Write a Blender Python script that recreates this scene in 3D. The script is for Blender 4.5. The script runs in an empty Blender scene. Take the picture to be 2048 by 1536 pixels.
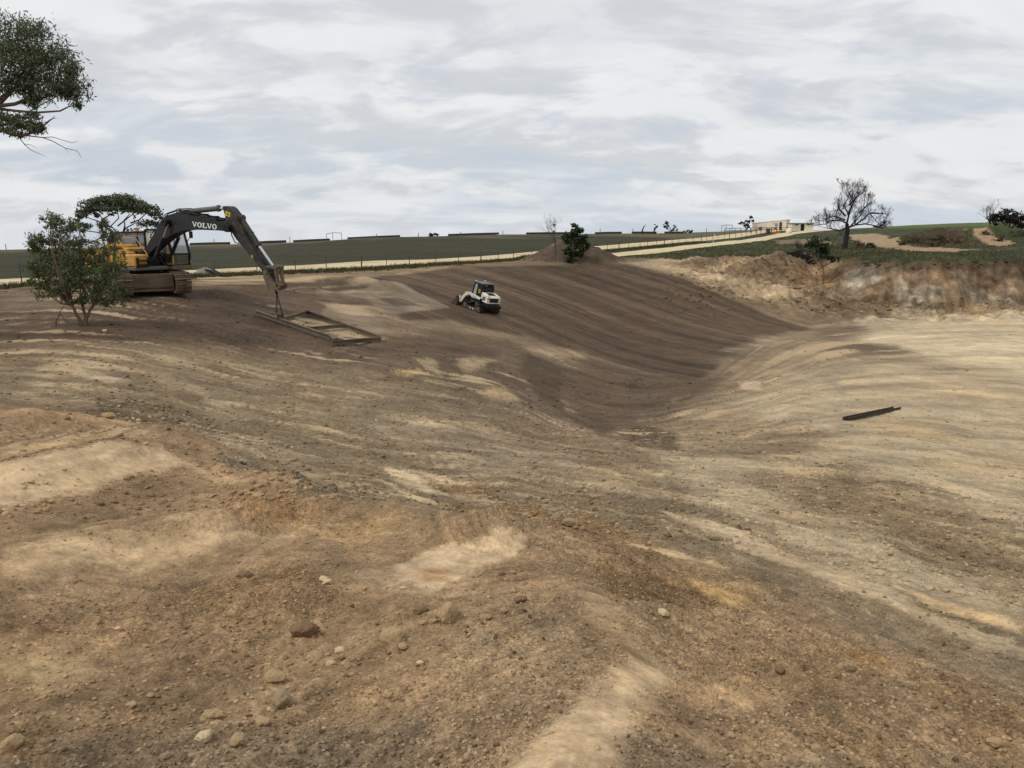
import bpy, bmesh, math, random
import numpy as np
from mathutils import Vector, Matrix, Euler

R = math.radians
scene = bpy.context.scene
COL = scene.collection

# ------------------------------------------------------------------ camera
EYE = 9.5                       # height of the lens above the pit floor datum
PITCH = R(11.24)
FOC = 1550.0                    # focal length in pixels of a 2048 px wide frame
cam_d = bpy.data.cameras.new('camera')
cam_d.sensor_width = 36.0
cam_d.lens = 36.0 * FOC / 2048.0
cam_d.clip_start = 0.05
cam_d.clip_end = 20000
cam = bpy.data.objects.new('camera', cam_d)
COL.objects.link(cam)
cam.location = (0, 0, EYE)
cam.rotation_euler = (R(90) - PITCH, 0, 0)
scene.camera = cam

# ------------------------------------------------------------------ light
SUN_EL, SUN_AZ = R(52), R(-118)   # azimuth from +Y, clockwise positive
sd = bpy.data.lights.new('sun', 'SUN')
sd.energy = 1.5
sd.angle = R(14)
sd.color = (1.0, 0.95, 0.88)
sun = bpy.data.objects.new('sun', sd)
COL.objects.link(sun)
sv = Vector((math.sin(SUN_AZ) * math.cos(SUN_EL), math.cos(SUN_AZ) * math.cos(SUN_EL), math.sin(SUN_EL)))
sun.rotation_euler = sv.to_track_quat('Z', 'Y').to_euler()
sun.location = (0, 0, 60)

scene.view_settings.view_transform = 'Standard'
scene.view_settings.look = 'None'
scene.view_settings.exposure = 0.0
scene.view_settings.gamma = 1.0
scene.view_settings.use_curve_mapping = False
scene.render.engine = 'CYCLES'
scene.cycles.max_bounces = 5
scene.cycles.diffuse_bounces = 3
scene.cycles.glossy_bounces = 2
scene.cycles.transmission_bounces = 4
scene.cycles.transparent_max_bounces = 8
scene.cycles.use_denoising = True

def build_world():
    w = bpy.data.worlds.new('World')
    scene.world = w
    w.use_nodes = True
    nt = w.node_tree
    nt.nodes.clear()
    N, L = nt.nodes.new, nt.links.new
    out = N('ShaderNodeOutputWorld')
    bg = N('ShaderNodeBackground')
    bg.inputs['Strength'].default_value = 0.1
    L(bg.outputs[0], out.inputs[0])
    sky = N('ShaderNodeTexSky')
    sky.sky_type = 'NISHITA'
    sky.sun_disc = False
    sky.sun_elevation = SUN_EL
    sky.sun_rotation = SUN_AZ
    sky.air_density = 1.0
    sky.dust_density = 1.5
    tc = N('ShaderNodeTexCoord')
    sp = N('ShaderNodeSeparateXYZ')
    L(tc.outputs['Generated'], sp.inputs[0])

    def m(op, a, b=None, c=None, clamp=False):
        n = N('ShaderNodeMath')
        n.operation = op
        n.use_clamp = clamp
        for i, v in enumerate((a, b, c)):
            if v is None:
                continue
            if isinstance(v, (int, float)):
                n.inputs[i].default_value = v
            else:
                L(v, n.inputs[i])
        return n.outputs[0]

    def ss(x, lo, hi, a=0.0, b=1.0):
        n = N('ShaderNodeMapRange')
        n.interpolation_type = 'SMOOTHSTEP'
        L(x, n.inputs[0])
        for i, v in enumerate((lo, hi, a, b)):
            n.inputs[i + 1].default_value = v
        return n.outputs[0]

    def noise(vec, scale, detail, rough, dist=0.0, off=(0, 0, 0), sc=(1, 1, 1)):
        mp = N('ShaderNodeMapping')
        L(vec, mp.inputs[0])
        mp.inputs['Location'].default_value = off
        mp.inputs['Scale'].default_value = sc
        n = N('ShaderNodeTexNoise')
        L(mp.outputs[0], n.inputs['Vector'])
        n.inputs['Scale'].default_value = scale
        n.inputs['Detail'].default_value = detail
        n.inputs['Roughness'].default_value = rough
        n.inputs['Distortion'].default_value = dist
        return n.outputs[0]

    def mix(f, a, b):
        n = N('ShaderNodeMix')
        n.data_type = 'RGBA'
        if isinstance(f, float):
            n.inputs[0].default_value = f
        else:
            L(f, n.inputs[0])
        for i, v in ((6, a), (7, b)):
            if isinstance(v, tuple):
                n.inputs[i].default_value = (*v, 1)
            else:
                L(v, n.inputs[i])
        return n.outputs[2]

    z = m('MAXIMUM', sp.outputs[2], 0.0)
    zz = m('ADD', z, 0.30)
    # the cloud deck is a layer overhead: divide by the height of the view ray
    cx = m('DIVIDE', sp.outputs[0], zz)
    cy = m('DIVIDE', sp.outputs[1], zz)
    cb = N('ShaderNodeCombineXYZ')
    L(cx, cb.inputs[0]); L(cy, cb.inputs[1])
    cv = cb.outputs[0]
    big = noise(cv, 0.9, 3, 0.5, 0.5, (3.1, 1.7, 0.3), (0.8, 1.2, 1))
    mid = noise(cv, 3.3, 7, 0.57, 0.5, (7.3, 2.2, 1.1), (0.72, 1.25, 1))
    # the same heaps sampled a little nearer the light: the difference shades their flanks
    mid2 = noise(cv, 3.3, 7, 0.57, 0.5, (7.24, 2.32, 1.1), (0.72, 1.25, 1))
    rel = m('SUBTRACT', mid, mid2)
    d = m('ADD', m('MULTIPLY', big, 0.62), m('ADD', m('MULTIPLY', mid, 0.38), m('MULTIPLY', rel, 0.75)))
    lit = ss(d, 0.37, 0.60)                       # bright tops against grey bases
    deck = mix(lit, (6.6, 6.78, 7.05), (8.65, 8.7, 8.75))
    # thin places show blue-grey haze, most of it towards the horizon
    low = ss(z, 0.0, 0.22, 1.0, 0.0)
    gap = ss(noise(cv, 1.7, 5, 0.55, 0.6, (11.0, 4.0, 3.0), (0.6, 1.3, 1)), 0.44, 0.64)
    haze = mix(low, (6.4, 6.8, 7.25), (4.9, 5.8, 6.8))
    thin = m('MULTIPLY', gap, ss(z, 0.03, 0.34, 0.70, 0.25))
    c1 = mix(thin, deck, haze)
    # heaped clouds seen from the side low in the sky
    pf = noise(tc.outputs['Generated'], 7.5, 6, 0.55, 0.3, (0.3, 0.9, 0.2), (1, 1, 3.0))
    band = m('MULTIPLY', ss(z, 0.01, 0.05), ss(z, 0.12, 0.26, 1.0, 0.0))
    puff = m('MULTIPLY', ss(pf, 0.50, 0.62), band)
    c2 = mix(m('MULTIPLY', puff, 0.8), c1, (8.5, 8.5, 8.55))
    under = m('MULTIPLY', ss(pf, 0.36, 0.46, 1.0, 0.0), band)
    c2 = mix(m('MULTIPLY', under, 0.55), c2, (5.7, 6.3, 7.2))
    c3 = mix(ss(z, 0.0, 0.06, 0.4, 0.0), c2, (6.6, 7.1, 7.8))
    # a little of the clear sky above tints the whole deck
    c4 = mix(0.05, c3, sky.outputs[0])
    gnd = ss(sp.outputs[2], -0.22, -0.08)
    c5 = mix(gnd, (1.3, 1.15, 0.9), c4)
    L(c5, bg.inputs['Color'])
    w.cycles.sampling_method = 'MANUAL'
    w.cycles.sample_map_resolution = 256

build_world()

# ------------------------------------------------------------------ maths
def ray(px, py):
    """Direction through a point of the 2048 x 1536 frame, scaled so that its depth (Y) is 1."""
    a, b = (px - 1024) / FOC, (768 - py) / FOC
    y = math.cos(PITCH) + b * math.sin(PITCH)
    z = -math.sin(PITCH) + b * math.cos(PITCH)
    return a / y, z / y

def at(px, py, Y):
    dx, dz = ray(px, py)
    return Vector((dx * Y, Y, EYE + dz * Y))

_rng = np.random.default_rng(7)
_perm = _rng.permutation(512).astype(np.int32)
_perm = np.concatenate([_perm, _perm, _perm])
_ga = _rng.uniform(0, 2 * np.pi, 512)
_gx, _gy = np.cos(_ga).astype(np.float32), np.sin(_ga).astype(np.float32)

def perlin(x, y):
    xi, yi = np.floor(x), np.floor(y)
    xf, yf = (x - xi).astype(np.float32), (y - yi).astype(np.float32)
    xi, yi = xi.astype(np.int32), yi.astype(np.int32)
    u = xf * xf * xf * (xf * (xf * 6 - 15) + 10)
    v = yf * yf * yf * (yf * (yf * 6 - 15) + 10)
    xa, xb, ya, yb = xi & 511, (xi + 1) & 511, yi & 511, (yi + 1) & 511
    h00, h10 = _perm[_perm[xa] + ya], _perm[_perm[xb] + ya]
    h01, h11 = _perm[_perm[xa] + yb], _perm[_perm[xb] + yb]
    n00 = _gx[h00] * xf + _gy[h00] * yf
    n10 = _gx[h10] * (xf - 1) + _gy[h10] * yf
    n01 = _gx[h01] * xf + _gy[h01] * (yf - 1)
    n11 = _gx[h11] * (xf - 1) + _gy[h11] * (yf - 1)
    a = n00 + u * (n10 - n00)
    b = n01 + u * (n11 - n01)
    return (a + v * (b - a)) * 1.5

def fbm(x, y, octv=4, gain=0.5, lac=2.03):
    s = np.zeros(x.shape, np.float32); a = 1.0; t = 0
    for i in range(octv):
        s += a * perlin(x + 17.3 * i, y - 9.1 * i); t += a
        a *= gain; x = x * lac; y = y * lac
    return s / t

def where_fbm(mask, x, y, octv=4, gain=0.5):
    """fbm evaluated only where the mask counts"""
    out = np.zeros(x.shape, np.float32)
    k = mask > 0.004
    out[k] = fbm(x[k], y[k], octv, gain)
    return out

def sstep(x, lo, hi):
    t = np.clip((x - lo) / (hi - lo), 0, 1)
    return t * t * (3 - 2 * t)

class TPS:
    """Smooth surface through scattered points, in bearing / log-distance coordinates."""
    def __init__(self, pts, vals, reg=1e-4):
        self.p = np.asarray(pts, float); v = np.asarray(vals, float)
        n = len(self.p)
        K = self.phi(self.p, self.p) + reg * np.eye(n)
        P = np.hstack([np.ones((n, 1)), self.p])
        A = np.zeros((n + 3, n + 3))
        A[:n, :n] = K; A[:n, n:] = P; A[n:, :n] = P.T
        self.w = np.linalg.solve(A, np.concatenate([v, np.zeros(3)]))
    @staticmethod
    def phi(a, b):
        r2 = (a[:, None, 0] - b[None, :, 0]) ** 2 + (a[:, None, 1] - b[None, :, 1]) ** 2
        return 0.5 * r2 * np.log(r2 + 1e-12)
    def table(self):
        """Tabulate on a regular bearing / log-distance lattice for quick look-up."""
        self.ga = np.linspace(-3.2 * 2.2, 3.2 * 2.2, 721); self.gl = np.linspace(math.log(0.3), math.log(3300), 420)
        A, B = np.meshgrid(self.ga, self.gl)
        self.tab = self(np.stack([A.ravel(), B.ravel()], -1)).reshape(A.shape)
        return self
    def look(self, q):
        fa = np.clip((q[:, 0] - self.ga[0]) / (self.ga[1] - self.ga[0]), 0, len(self.ga) - 1.001)
        fl = np.clip((q[:, 1] - self.gl[0]) / (self.gl[1] - self.gl[0]), 0, len(self.gl) - 1.001)
        i, j = fl.astype(np.int32), fa.astype(np.int32)
        fl, fa = fl - i, fa - j
        t = self.tab
        return (t[i, j] * (1 - fl) + t[i + 1, j] * fl) * (1 - fa) + (t[i, j + 1] * (1 - fl) + t[i + 1, j + 1] * fl) * fa
    def __call__(self, q):
        out = np.empty(len(q)); n = len(self.p)
        for i in range(0, len(q), 40000):
            c = q[i:i + 40000]
            out[i:i + 40000] = self.phi(c, self.p) @ self.w[:n] + self.w[n] + c @ self.w[n + 1:]
        return out

def warp(x, y):
    r = np.hypot(x, y)
    return np.stack([np.arctan2(x, y) * 2.2, np.log(np.maximum(r, 0.3))], -1)

# ------------------------------------------------------------------ the lie of the land
PIT = {   # survey of the cutting: column of the frame -> (row, depth)
    0:    [(1536,2.7),(1300,4.2),(1150,5.8),(1000,8),(900,10.5),(838,13.5),(760,20),(690,26.5),(640,32),(590,42),(572,48)],
    300:  [(1536,2.7),(1300,4.4),(1100,7),(1000,8.8),(920,11),(882,12.5),(855,16),(780,20),(700,26),(655,31),(610,35.5),(588,38),(563,50)],
    560:  [(1536,2.7),(1300,4.5),(1150,6.2),(1050,8),(985,9.5),(962,12),(850,17.5),(760,23),(690,30),(640,35),(600,41),(570,52),(550,62)],
    800:  [(1536,2.7),(1300,4.3),(1150,6.0),(1060,7.8),(1020,9),(1002,11.5),(880,17),(780,24),(700,32),(640,42),(600,52),(562,64),(540,74)],
    1000: [(1536,2.6),(1240,4.8),(1120,6.4),(1056,7.6),(1038,11.2),(900,18),(830,23),(760,30),(700,39),(640,50),(600,59),(560,72),(530,84)],
    1250: [(1536,2.6),(1300,4.2),(1150,6.4),(1060,9),(950,14.5),(880,20),(840,25),(780,34),(720,44),(660,57),(600,70),(560,80),(526,90)],
    1400: [(1536,2.8),(1300,4.8),(1150,7.2),(1000,12),(900,18),(830,26),(760,38),(700,50),(650,63),(600,74),(560,84),(523,97)],
    1600: [(1536,2.9),(1300,5),(1150,7.8),(1000,12.5),(900,18.5),(830,27),(760,38.5),(700,52),(660,66),(640,75),(600,84),(560,92),(524,101)],
    1800: [(1536,3.1),(1300,5.4),(1150,8.2),(1000,13),(900,19),(828,29),(760,40),(700,55),(650,72),(622,88)],
    2048: [(1536,3.2),(1330,5.2),(1150,8.6),(1000,13.4),(900,19.5),(828,29.5),(760,41),(700,56),(650,73),(613,93)],
}
PLAIN = {  # the paddock and the ground above the cutting
    0:    [(575,47),(566,50),(540,72),(515,115),(500,170)],
    400:  [(560,55),(548,61),(515,100),(498,140),(490,172)],
    760:  [(540,72),(527,80),(500,115),(482,150),(475,175)],
    1000: [(530,84),(516,98),(490,130),(475,160),(469,185)],
    1250: [(524,90),(505,112),(492,130),(475,165),(467,195)],
    1500: [(524,98),(500,120),(478,165),(466,191),(461,215)],
    1700: [(516,101),(498,120),(478,150),(462,200),(458,240)],
    1880: [(512,102),(496,120),(478,140),(463,175),(449,330)],
    2048: [(508,102),(492,120),(474,140),(460,175),(447,330)],
}
def survey(tab):
    pts, zs = [], []
    for px, lst in tab.items():
        for py, Y in lst:
            p = at(px, py, Y); pts.append((p.x, p.y)); zs.append(p.z)
    return pts, zs
def spread_sides(pts, zs, tab):
    for px, ang in ((0, -62), (0, -100), (2048, 62), (2048, 100)):
        for py, Y in tab[px]:
            p = at(px, py, Y); r = math.hypot(p.x, p.y)
            pts.append((r * math.sin(R(ang)), r * math.cos(R(ang)))); zs.append(p.z)
pp, pz = survey(PIT)
spread_sides(pp, pz, PIT)
for px in (1720, 1800, 1920, 2048):
    for Y in (104, 125):
        p = at(px, 615, Y); pp.append((p.x, p.y)); pz.append(0.6)
for ang in (-45, 0, 45, 90, -90, 180, 135, -135):
    for r, dz in ((0.5, -1.75), (1.5, -1.78)):
        pp.append((r * math.sin(R(ang)), r * math.cos(R(ang)))); pz.append(EYE + dz)
for ang in (135, -135, 180):
    for r in (4, 10, 30, 90):
        pp.append((r * math.sin(R(ang)), r * math.cos(R(ang)))); pz.append(EYE - 2.2)
up_, uz = survey(PLAIN)
spread_sides(up_, uz, PLAIN)
for ang in range(-180, 180, 24):
    for r, dz in ((260, -6.5), (420, -14), (900, -34), (3000, -120)):
        if 12 < ang < 110:
            dz = {260: 1.2, 420: 3.0, 900: -12, 3000: -60}[r]
        elif 0 <= ang <= 12:
            dz = {260: -2.0, 420: -10, 900: -30, 3000: -100}[r]
        up_.append((r * math.sin(R(ang)), r * math.cos(R(ang)))); uz.append(EYE + dz)
for ang in (135, -135, 180):
    for r in (30, 90, 200):
        up_.append((r * math.sin(R(ang)), r * math.cos(R(ang)))); uz.append(EYE - 2.4)
_pw = warp(np.array(pp)[:, 0], np.array(pp)[:, 1])
_uw = warp(np.array(up_)[:, 0], np.array(up_)[:, 1])
T_PIT = TPS(_pw, pz).table()
T_PLAIN = TPS(_uw, uz).table()

AZ = lambda px: math.atan2((px - 1024) / FOC, 0.985)
# the foot of the quarry wall and the edge where the cutting meets the plain, as distance along each bearing
_wall_az = [-3.2, AZ(-300), AZ(0), AZ(400), AZ(800), AZ(1000), AZ(1250), AZ(1400), AZ(1600), AZ(1690), AZ(1800), AZ(1920), AZ(2048), AZ(2300), 3.2]
_wall_r  = [44,   50,        52,    54,      74,      82,       91,       98,       106,      98,       96.5,     101,      108,      112, 60]
_wall_w  = [8,    8,         8,     8,       9,       8,        7,        7,        9,        6,        5.0,      5.0,      5.5,      6, 20]

HEAPS = []
def heap(px, py, Y, rx, ry, h, p=1.6):
    q = at(px, py, Y); HEAPS.append((q.x, q.y, rx, ry, h, p))
heap(1142, 520, 93, 4.6, 4.0, 2.1, 1.15)      # spoil heap behind the shrubs
heap(1110, 520, 92, 2.2, 3.0, .6, 1.4)
heap(1195, 520, 93, 2.0, 3.0, 0.5, 1.4)
heap(1880, 490, 132, 9.5, 7, 2.6, 1.6)        # overgrown bank right of the burnt tree
heap(1985, 478, 142, 9, 6, 2.4, 1.6)
heap(610, 570, 47.5, 3.6, 2.2, 0.55, 1.6)     # loose soil pushed up at the lip
heap(520, 578, 44, 3.0, 1.6, 0.4, 1.6)
heap(720, 560, 60, 6.0, 2.0, 0.5, 1.6)
heap(440, 585, 40, 2.0, 1.5, 0.35, 1.6)
heap(1560, 540, 97, 4.0, 3.0, 1.1, 1.6)       # tumbled dirt at the edge of the cutting
heap(1610, 560, 92, 3.6, 2.6, 1.0, 1.6)
heap(1700, 600, 84, 5.0, 3.5, 1.1, 1.6)
heap(1660, 570, 90, 3.0, 2.5, 0.8, 1.6)
heap(1760, 545, 97, 4.0, 2.5, 0.8, 1.6)
heap(1000, 1064, 7.5, 0.75, 0.40, 0.20, 1.3)    # brows left by the blade at the lip of the near mound
heap(900, 1052, 7.9, 0.60, 0.40, 0.12, 1.3)
heap(790, 1026, 8.8, 0.90, 0.45, 0.18, 1.3)
heap(560, 992, 9.3, 0.90, 0.50, 0.16, 1.3)
heap(320, 890, 12.2, 1.30, 0.60, 0.22, 1.3)
heap(120, 850, 13.2, 1.40, 0.60, 0.18, 1.3)

def base_height(x, y):
    q = warp(x, y)
    az, r = np.arctan2(x, y), np.hypot(x, y)
    zp = T_PIT.look(q)
    zu = T_PLAIN.look(q)
    rw = np.interp(az, _wall_az, _wall_r)
    ww = np.interp(az, _wall_az, _wall_w)
    wallness = sstep(az, AZ(1560), AZ(1720))
    # the digger's bucket left flutes down the wall
    s = az * 95.0
    flute = perlin(s * 0.21, s * 0 + 3.3) * 2.0 + perlin(s * 0.7, r * 0.15 + 9.7) * 0.8 + perlin(s * 1.5, r * 0.2) * 0.35
    rw = rw + wallness * flute
    foot = wallness * sstep(r, 70, 84)
    zp = zp * (1 - foot) + foot * np.minimum(zp, 0.9)
    t = (r - rw) / ww
    m = sstep(t, -0.15, 1.0)
    mw = np.interp(t, [-0.6, 0.0, 0.10, 0.45, 0.62, 0.85, 1.0, 1.6], [0, 0.06, 0.20, 0.52, 0.64, 0.93, 0.97, 1.0])
    m = m * (1 - wallness) + mw * wallness
    z = zp + (zu - zp) * m
    for hx, hy, rx, ry, h, p in HEAPS:
        d = np.sqrt(((x - hx) / rx) ** 2 + ((y - hy) / ry) ** 2)
        k = np.clip(1 - d / 1.5, 0, 1)
        z = z + h * k ** p * (1 + 0.25 * perlin(x * 0.6 + hx, y * 0.6))
    return z, t, wallness

def ground_z(x, y):
    return float(base_height(np.array([float(x)]), np.array([float(y)]))[0][0])

def hits(pxs):
    """First meeting of the sight lines through frame points with the land (plan positions)."""
    px = np.array([p[0] for p in pxs], float); py = np.array([p[1] for p in pxs], float)
    d = [ray(a, b) for a, b in zip(px, py)]
    dx = np.array([a[0] for a in d]); dz = np.array([a[1] for a in d])
    Ys = np.exp(np.linspace(math.log(1.8), math.log(700), 420))
    X = dx[:, None] * Ys[None]; YY = np.repeat(Ys[None], len(px), 0); Z = EYE + dz[:, None] * Ys[None]
    g = base_height(X.ravel(), YY.ravel())[0].reshape(X.shape)
    below = Z < g
    idx = np.argmax(below, 1)
    idx = np.where(below.any(1), idx, len(Ys) - 1)
    i0 = np.maximum(idx - 1, 0); k = np.arange(len(px))
    a = (Z - g)[k, i0]; b = (Z - g)[k, idx]
    f = np.clip(np.where(np.abs(a - b) > 1e-9, a / (a - b + 1e-12), 0), 0, 1)
    Y = Ys[i0] + (Ys[idx] - Ys[i0]) * f
    return np.stack([dx * Y, Y], -1)

def hit(px, py):
    p = hits([(px, py)])[0]
    return Vector((p[0], p[1], ground_z(p[0], p[1])))
# ------------------------------------------------------------------ materials
def lin(c):
    """sRGB 0..255 -> linear"""
    out = []
    for v in c:
        v = v / 255.0
        out.append(v / 12.92 if v <= 0.04045 else ((v + 0.055) / 1.055) ** 2.4)
    return tuple(out)

def material(name):
    m = bpy.data.materials.new(name)
    m.use_nodes = True
    nt = m.node_tree
    b = nt.nodes['Principled BSDF']
    return m, nt, b

def surf(name, col, rough=0.6, metal=0.0, var=0.25, scale=6.0, dirt=None, dirt_amt=0.5, bump=0.0, spec=0.5, bscale=None, dirt_scale=2.0):
    """Painted or natural surface: colour with mottling, optional dirt patches and fine relief."""
    m, nt, b = material(name)
    N, L = nt.nodes.new, nt.links.new
    tc = N('ShaderNodeTexCoord')
    no = N('ShaderNodeTexNoise'); L(tc.outputs['Object'], no.inputs['Vector'])
    no.inputs['Scale'].default_value = scale; no.inputs['Detail'].default_value = 6; no.inputs['Roughness'].default_value = 0.65
    mr = N('ShaderNodeMapRange'); L(no.outputs[0], mr.inputs[0])
    mr.inputs[1].default_value = 0.25; mr.inputs[2].default_value = 0.75
    mr.inputs[3].default_value = 1 - var; mr.inputs[4].default_value = 1 + var
    mx = N('ShaderNodeMix'); mx.data_type = 'RGBA'; mx.blend_type = 'MULTIPLY'; mx.inputs[0].default_value = 1
    mx.inputs[6].default_value = (*col, 1); L(mr.outputs[0], mx.inputs[7])
    last = mx.outputs[2]
    if dirt is not None:
        n2 = N('ShaderNodeTexNoise'); L(tc.outputs['Object'], n2.inputs['Vector'])
        n2.inputs['Scale'].default_value = dirt_scale; n2.inputs['Detail'].default_value = 8; n2.inputs['Roughness'].default_value = 0.7
        r2 = N('ShaderNodeMapRange'); L(n2.outputs[0], r2.inputs[0])
        r2.inputs[1].default_value = 0.62 - 0.35 * dirt_amt; r2.inputs[2].default_value = 0.78 - 0.25 * dirt_amt
        r2.inputs[3].default_value = 0; r2.inputs[4].default_value = 0.9
        m2 = N('ShaderNodeMix'); m2.data_type = 'RGBA'
        L(r2.outputs[0], m2.inputs[0]); L(last, m2.inputs[6]); m2.inputs[7].default_value = (*dirt, 1)
        last = m2.outputs[2]
        r3 = N('ShaderNodeMapRange'); L(r2.outputs[0], r3.inputs[0]); r3.inputs[3].default_value = rough; r3.inputs[4].default_value = 0.95
        L(r3.outputs[0], b.inputs['Roughness'])
    else:
        b.inputs['Roughness'].default_value = rough
    L(last, b.inputs['Base Color'])
    b.inputs['Metallic'].default_value = metal
    b.inputs['Specular IOR Level'].default_value = spec
    if bump:
        n3 = N('ShaderNodeTexNoise'); L(tc.outputs['Object'], n3.inputs['Vector'])
        n3.inputs['Scale'].default_value = bscale or scale * 3; n3.inputs['Detail'].default_value = 5
        bp = N('ShaderNodeBump'); L(n3.outputs[0], bp.inputs['Height'])
        bp.inputs['Strength'].default_value = bump; bp.inputs['Distance'].default_value = 0.02
        L(bp.outputs[0], b.inputs['Normal'])
    return m

def ground_material():
    m, nt, b = material('soil')
    N, L = nt.nodes.new, nt.links.new
    at_ = N('ShaderNodeAttribute'); at_.attribute_name = 'soil'
    ra = N('ShaderNodeAttribute'); ra.attribute_name = 'rough'
    tc = N('ShaderNodeTexCoord')
    def noise(scale, detail, rough=0.6):
        n = N('ShaderNodeTexNoise'); L(tc.outputs['Object'], n.inputs['Vector'])
        n.inputs['Scale'].default_value = scale; n.inputs['Detail'].default_value = detail; n.inputs['Roughness'].default_value = rough
        return n.outputs[0]
    def mr(x, a, b_, c, d):
        n = N('ShaderNodeMapRange'); L(x, n.inputs[0])
        for i, v in enumerate((a, b_, c, d)): n.inputs[i + 1].default_value = v
        return n.outputs[0]
    def mul(c, f):
        n = N('ShaderNodeMix'); n.data_type = 'RGBA'; n.blend_type = 'MULTIPLY'; n.inputs[0].default_value = 1
        L(c, n.inputs[6]); L(f, n.inputs[7]); return n.outputs[2]
    def mm(op, a, b_):
        n = N('ShaderNodeMath'); n.operation = op
        for i, v in enumerate((a, b_)):
            if isinstance(v, (int, float)): n.inputs[i].default_value = v
            else: L(v, n.inputs[i])
        return n.outputs[0]
    c = at_.outputs['Color']
    n1 = noise(0.9, 4, 0.7); n2 = noise(8.0, 4, 0.75); n3 = noise(55.0, 3, 0.75)
    c = mul(c, mr(n1, 0.35, 0.65, 0.82, 1.18))
    c = mul(c, mr(n2, 0.36, 0.64, 0.80, 1.20))
    # raked lines running straight down the graded batter
    ba = N('ShaderNodeAttribute'); ba.attribute_name = 'batter'
    def along(vec):
        n = N('ShaderNodeVectorMath'); n.operation = 'DOT_PRODUCT'; L(tc.outputs['Object'], n.inputs[0]); n.inputs[1].default_value = vec
        return n.outputs['Value']
    cg = N('ShaderNodeCombineXYZ')
    L(mm('MULTIPLY', along((0.820, 0.572, 0)), 2.2), cg.inputs[0]); L(mm('MULTIPLY', along((0.572, -0.820, 0)), 0.045), cg.inputs[1])
    rk = N('ShaderNodeTexNoise'); L(cg.outputs[0], rk.inputs['Vector'])
    rk.inputs['Scale'].default_value = 1.0; rk.inputs['Detail'].default_value = 4; rk.inputs['Roughness'].default_value = 0.7; rk.inputs['Distortion'].default_value = 0.15
    rf = mm('ADD', mm('MULTIPLY', mm('SUBTRACT', rk.outputs[0], 0.48), mm('MULTIPLY', ba.outputs['Fac'], 2.3)), 1.0)
    c = mul(c, mm('MAXIMUM', rf, 0.45))
    # fine lines along the curving passes of the machines over the rest of the cutting
    pv = N('ShaderNodeAttribute'); pv.attribute_name = 'pass_line'
    pu = N('ShaderNodeAttribute'); pu.attribute_name = 'pass_way'
    pm = N('ShaderNodeAttribute'); pm.attribute_name = 'passed'
    cp = N('ShaderNodeCombineXYZ'); L(mm('MULTIPLY', pv.outputs['Fac'], 7.0), cp.inputs[0]); L(mm('MULTIPLY', pu.outputs['Fac'], 1.1), cp.inputs[1])
    pn = N('ShaderNodeTexNoise'); L(cp.outputs[0], pn.inputs['Vector'])
    pn.inputs['Scale'].default_value = 1.0; pn.inputs['Detail'].default_value = 5; pn.inputs['Roughness'].default_value = 0.68; pn.inputs['Distortion'].default_value = 0.3
    pf = mm('ADD', mm('MULTIPLY', mm('SUBTRACT', pn.outputs[0], 0.5), mm('MULTIPLY', pm.outputs['Fac'], 1.5)), 1.0)
    c = mul(c, mm('MAXIMUM', pf, 0.55))
    # granular scatter of pale dust along the machine passes
    du = N('ShaderNodeAttribute'); du.attribute_name = 'dust'
    nd = mm('ADD', mm('MULTIPLY', n2, 0.5), mm('MULTIPLY', n3, 0.5))
    df = mm('ADD', mm('MULTIPLY', du.outputs['Fac'], 2.3), mm('MULTIPLY', mm('SUBTRACT', nd, 0.60), 3.0))
    df = mm('ADD', df, mm('MULTIPLY', mm('SUBTRACT', pn.outputs[0], 0.5), 3.0))
    dm = N('ShaderNodeMix'); dm.data_type = 'RGBA'; dm.clamp_factor = True
    L(mm('MULTIPLY', mr(df, 0.0, 1.0, 0.0, 0.8), mr(du.outputs['Fac'], 0.0, 0.12, 0.0, 1.0)), dm.inputs[0])
    L(c, dm.inputs[6]); dm.inputs[7].default_value = (*lin((188, 164, 128)), 1)
    c = dm.outputs[2]
    # crumbs and grit: stronger where the surface is loose
    g = mm('MULTIPLY', mm('SUBTRACT', n3, 0.5), mm('ADD', mm('MULTIPLY', ra.outputs['Fac'], 2.2), 0.5))
    c = mul(c, mm('ADD', g, 1.0))
    # pale limestone grit
    vo = N('ShaderNodeTexVoronoi'); L(tc.outputs['Object'], vo.inputs['Vector']); vo.inputs['Scale'].default_value = 34
    sp = N('ShaderNodeSeparateColor'); L(vo.outputs['Color'], sp.inputs[0])
    # every crumb has its own tone
    tone = mm('MULTIPLY', mm('SUBTRACT', sp.outputs[1], 0.5), mm('MULTIPLY', ra.outputs['Fac'], 0.40))
    c = mul(c, mm('ADD', tone, 1.0))
    v2 = N('ShaderNodeTexVoronoi'); L(tc.outputs['Object'], v2.inputs['Vector']); v2.inputs['Scale'].default_value = 9
    s2 = N('ShaderNodeSeparateColor'); L(v2.outputs['Color'], s2.inputs[0])
    c = mul(c, mm('ADD', mm('MULTIPLY', mm('SUBTRACT', s2.outputs[1], 0.5), mm('MULTIPLY', ra.outputs['Fac'], 0.28)), 1.0))
    grit = mm('MULTIPLY', mm('GREATER_THAN', sp.outputs[0], 0.90), mm('LESS_THAN', vo.outputs['Distance'], 0.32))
    grit = mm('MULTIPLY', grit, mm('MULTIPLY', ra.outputs['Fac'], 0.6))
    mx = N('ShaderNodeMix'); mx.data_type = 'RGBA'; L(grit, mx.inputs[0]); L(c, mx.inputs[6]); mx.inputs[7].default_value = (*lin((196, 180, 150)), 1)
    L(mx.outputs[2], b.inputs['Base Color'])
    b.inputs['Roughness'].default_value = 0.95
    b.inputs['Specular IOR Level'].default_value = 0.15
    hh = mm('ADD', mm('MULTIPLY', n3, 0.5), mm('MULTIPLY', noise(140.0, 1, 0.7), 0.25))
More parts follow.
